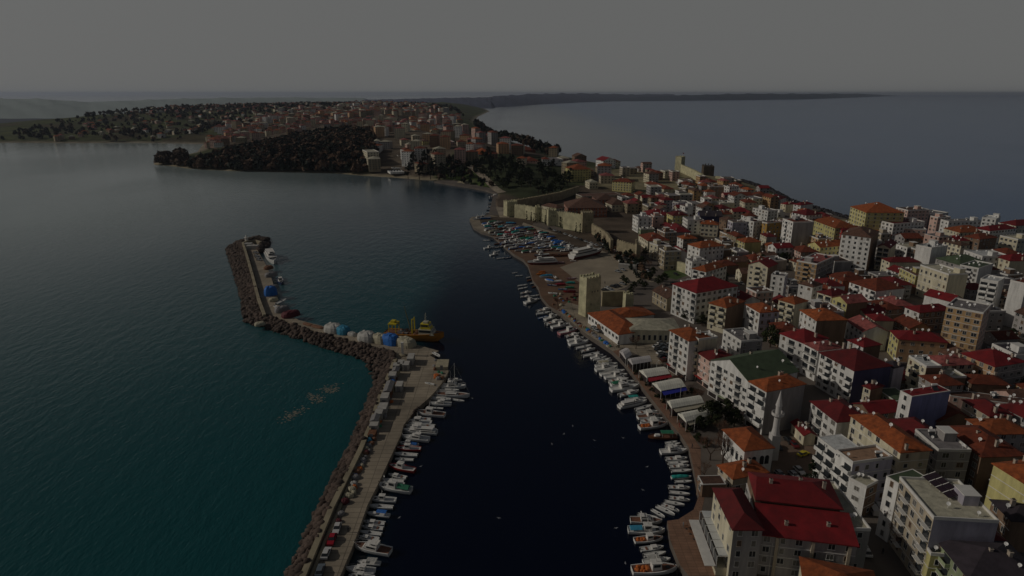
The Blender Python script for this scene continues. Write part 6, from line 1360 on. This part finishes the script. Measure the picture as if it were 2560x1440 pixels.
def gull():
    m=MB(); lathe_=[(.02,-.32),(.09,-.15),(.11,.05),(.07,.22),(.06,.3),(.015,.38)]; m.loft([[(z,r_*math.cos(k),r_*math.sin(k)) for k in np.linspace(0,6.28,7)[:-1]] for r_,z in lathe_])
    m.add([(.1,.08,.05),(-.12,.08,.05),(-.1,.75,.22),(.06,.7,.24),(-.28,1.3,.1)],[(0,1,2,3),(3,2,4)]); m.add([(.1,-.08,.05),(-.12,-.08,.05),(-.1,-.75,.22),(.06,-.7,.24),(-.28,-1.3,.1)],[(3,2,1,0),(4,2,3)])
    m.add([(-.3,.05,0),(-.3,-.05,0),(-.5,-.12,0),(-.5,.12,0)],[(0,1,2,3)]); return m.mesh('gull',mat('gull_white',(.7,.7,.7),.8))
gm_=gull()
for i,(px,py) in enumerate([(1432,1065),(1247,1295),(998,1294),(1607,1225),(1618,1167),(1380,1110),(890,790),(796,772),(1486,1101),(1052,1166),(1181,996),(1540,1320),(1563,1408),(1558,1095),(1410,1085)]):
    o=ob('gull',gm_,None,G(px,py,1.2),i*1.3,.55); reg(o,'white gull over the water','gull','gulls over the harbour',o.location,LMB)
M_foam=mat('foam_scum',(.24,.22,.17),.8,.4,.5)
def foam(pts,label):
    P_=[G(x,y,.03) for x,y in pts]; V=[];F=[]; rr=np.random.default_rng(int(pts[0][0])); c=sum(P_,Vector())/len(P_); n=0; b=MB()
    for _ in range(110):
        i=rr.integers(len(P_)); p=c.lerp(P_[i],rr.random()**.6)+Vector((rr.normal()*1.1,rr.normal()*1.6,0)); s=rr.uniform(.08,.38)
        b.add([(p.x+s*math.cos(k)*1.6*rr.uniform(.6,1.1),p.y+s*math.sin(k)*rr.uniform(.6,1.1),.03+.0001*_) for k in np.linspace(0,6.28,8)[:-1]],[tuple(range(7))])
    o=b.build('foam_patch',M_foam); o['kind']='stuff'; o['label']=label; o['category']='foam'
foam([(702,1048),(730,1030),(762,1020),(745,1032),(720,1048)],'brownish foam streak on the teal water'); foam([(806,968),(840,966),(842,976),(815,978)],'small pale foam patch near the boulders'); foam([(770,985),(785,990),(800,1000),(792,1003)],'thin curl of foam between the two patches')
for i,(px,py,s) in enumerate([(1846,1400,8),(1870,1425,8),(1920,1440,9),(1700,1000,6),(1735,1080,6),(962,1226,5),(1590,690,8),(1640,940,6)]):
    p=G(px,py,2.05); t=empty('street_lamp',p,i); m=MB(); m.tube((0,0,0),(0,0,s),.09,.06); m.tube((0,0,s),(1.2,0,s+.3),.05); m.build('pole',M_frame,t); m=MB(); m.box(.9,1.6,-.14,.14,s+.25,s+.36); m.build('lamp_head',M_trim,t); reg(t,'tall pale street lamp','street lamp','street lamps',(p.x,p.y,s))
for i in range(9):
    px,py=1716+i*9.5,1322+i*13; p=G(px,py,2.06); t=empty('patio_table',p,i*.7); m=MB(); m.box(-.5,.5,-.5,.5,.72,.77); m.build('table_top',M_tarp['brown'],t); m=MB(); m.tube((0,0,0),(0,0,.72),.06); m.tube((0,0,0),(0,0,.04),.3); m.build('leg',M_dark,t); reg(t,'small brown terrace table','table','terrace tables',p,{'the jetty boulders':(1665,1320)})
gc=random.Random(8)
GN={'brown':'net heap','maroon':'rope pile','blue':'plastic barrel group','grey':'crate pile','cream':'canvas bundle','green':'net heap','orange':'float pile'}
def gear(px,py):
    c=gc.choice(['brown','brown','maroon','blue','grey','grey','cream','green','orange']); s=gc.uniform(1.1,2.8)
    o=mound(px,py,s,s*gc.uniform(.6,1),gc.uniform(.8,1.8),gc.uniform(0,3),c,None,name='gear_heap'); reg(o,f"small {c} {GN[c]} on the quay",'gear','fishing gear on the quays',o.location,LMB)
for i in range(34):
    s=i/80; a=[(1398,776),(1440,808),(1500,850),(1545,890),(1600,958),(1640,1008),(1690,1066)]; k=min(int(s*6),5); f=s*6-k; gear(a[k][0]+(a[k+1][0]-a[k][0])*f+gc.uniform(0,5),a[k][1]+(a[k+1][1]-a[k][1])*f+gc.uniform(-3,1))
for i in range(30):
    s=i/29; gear(1060-s*175+gc.uniform(-16,2),935+s*330+gc.uniform(-4,4)) if False else gear(1000-s*130+gc.uniform(-12,6),950+s*300+gc.uniform(-5,5))
for i in range(14): gear(gc.uniform(1075,1110),gc.uniform(900,950))
for i in range(16): gear(gc.uniform(1380,1440),gc.uniform(735,765))
near_label(ITEMS)
for o in bpy.data.objects:
    if 'dim' in o: del o['dim']
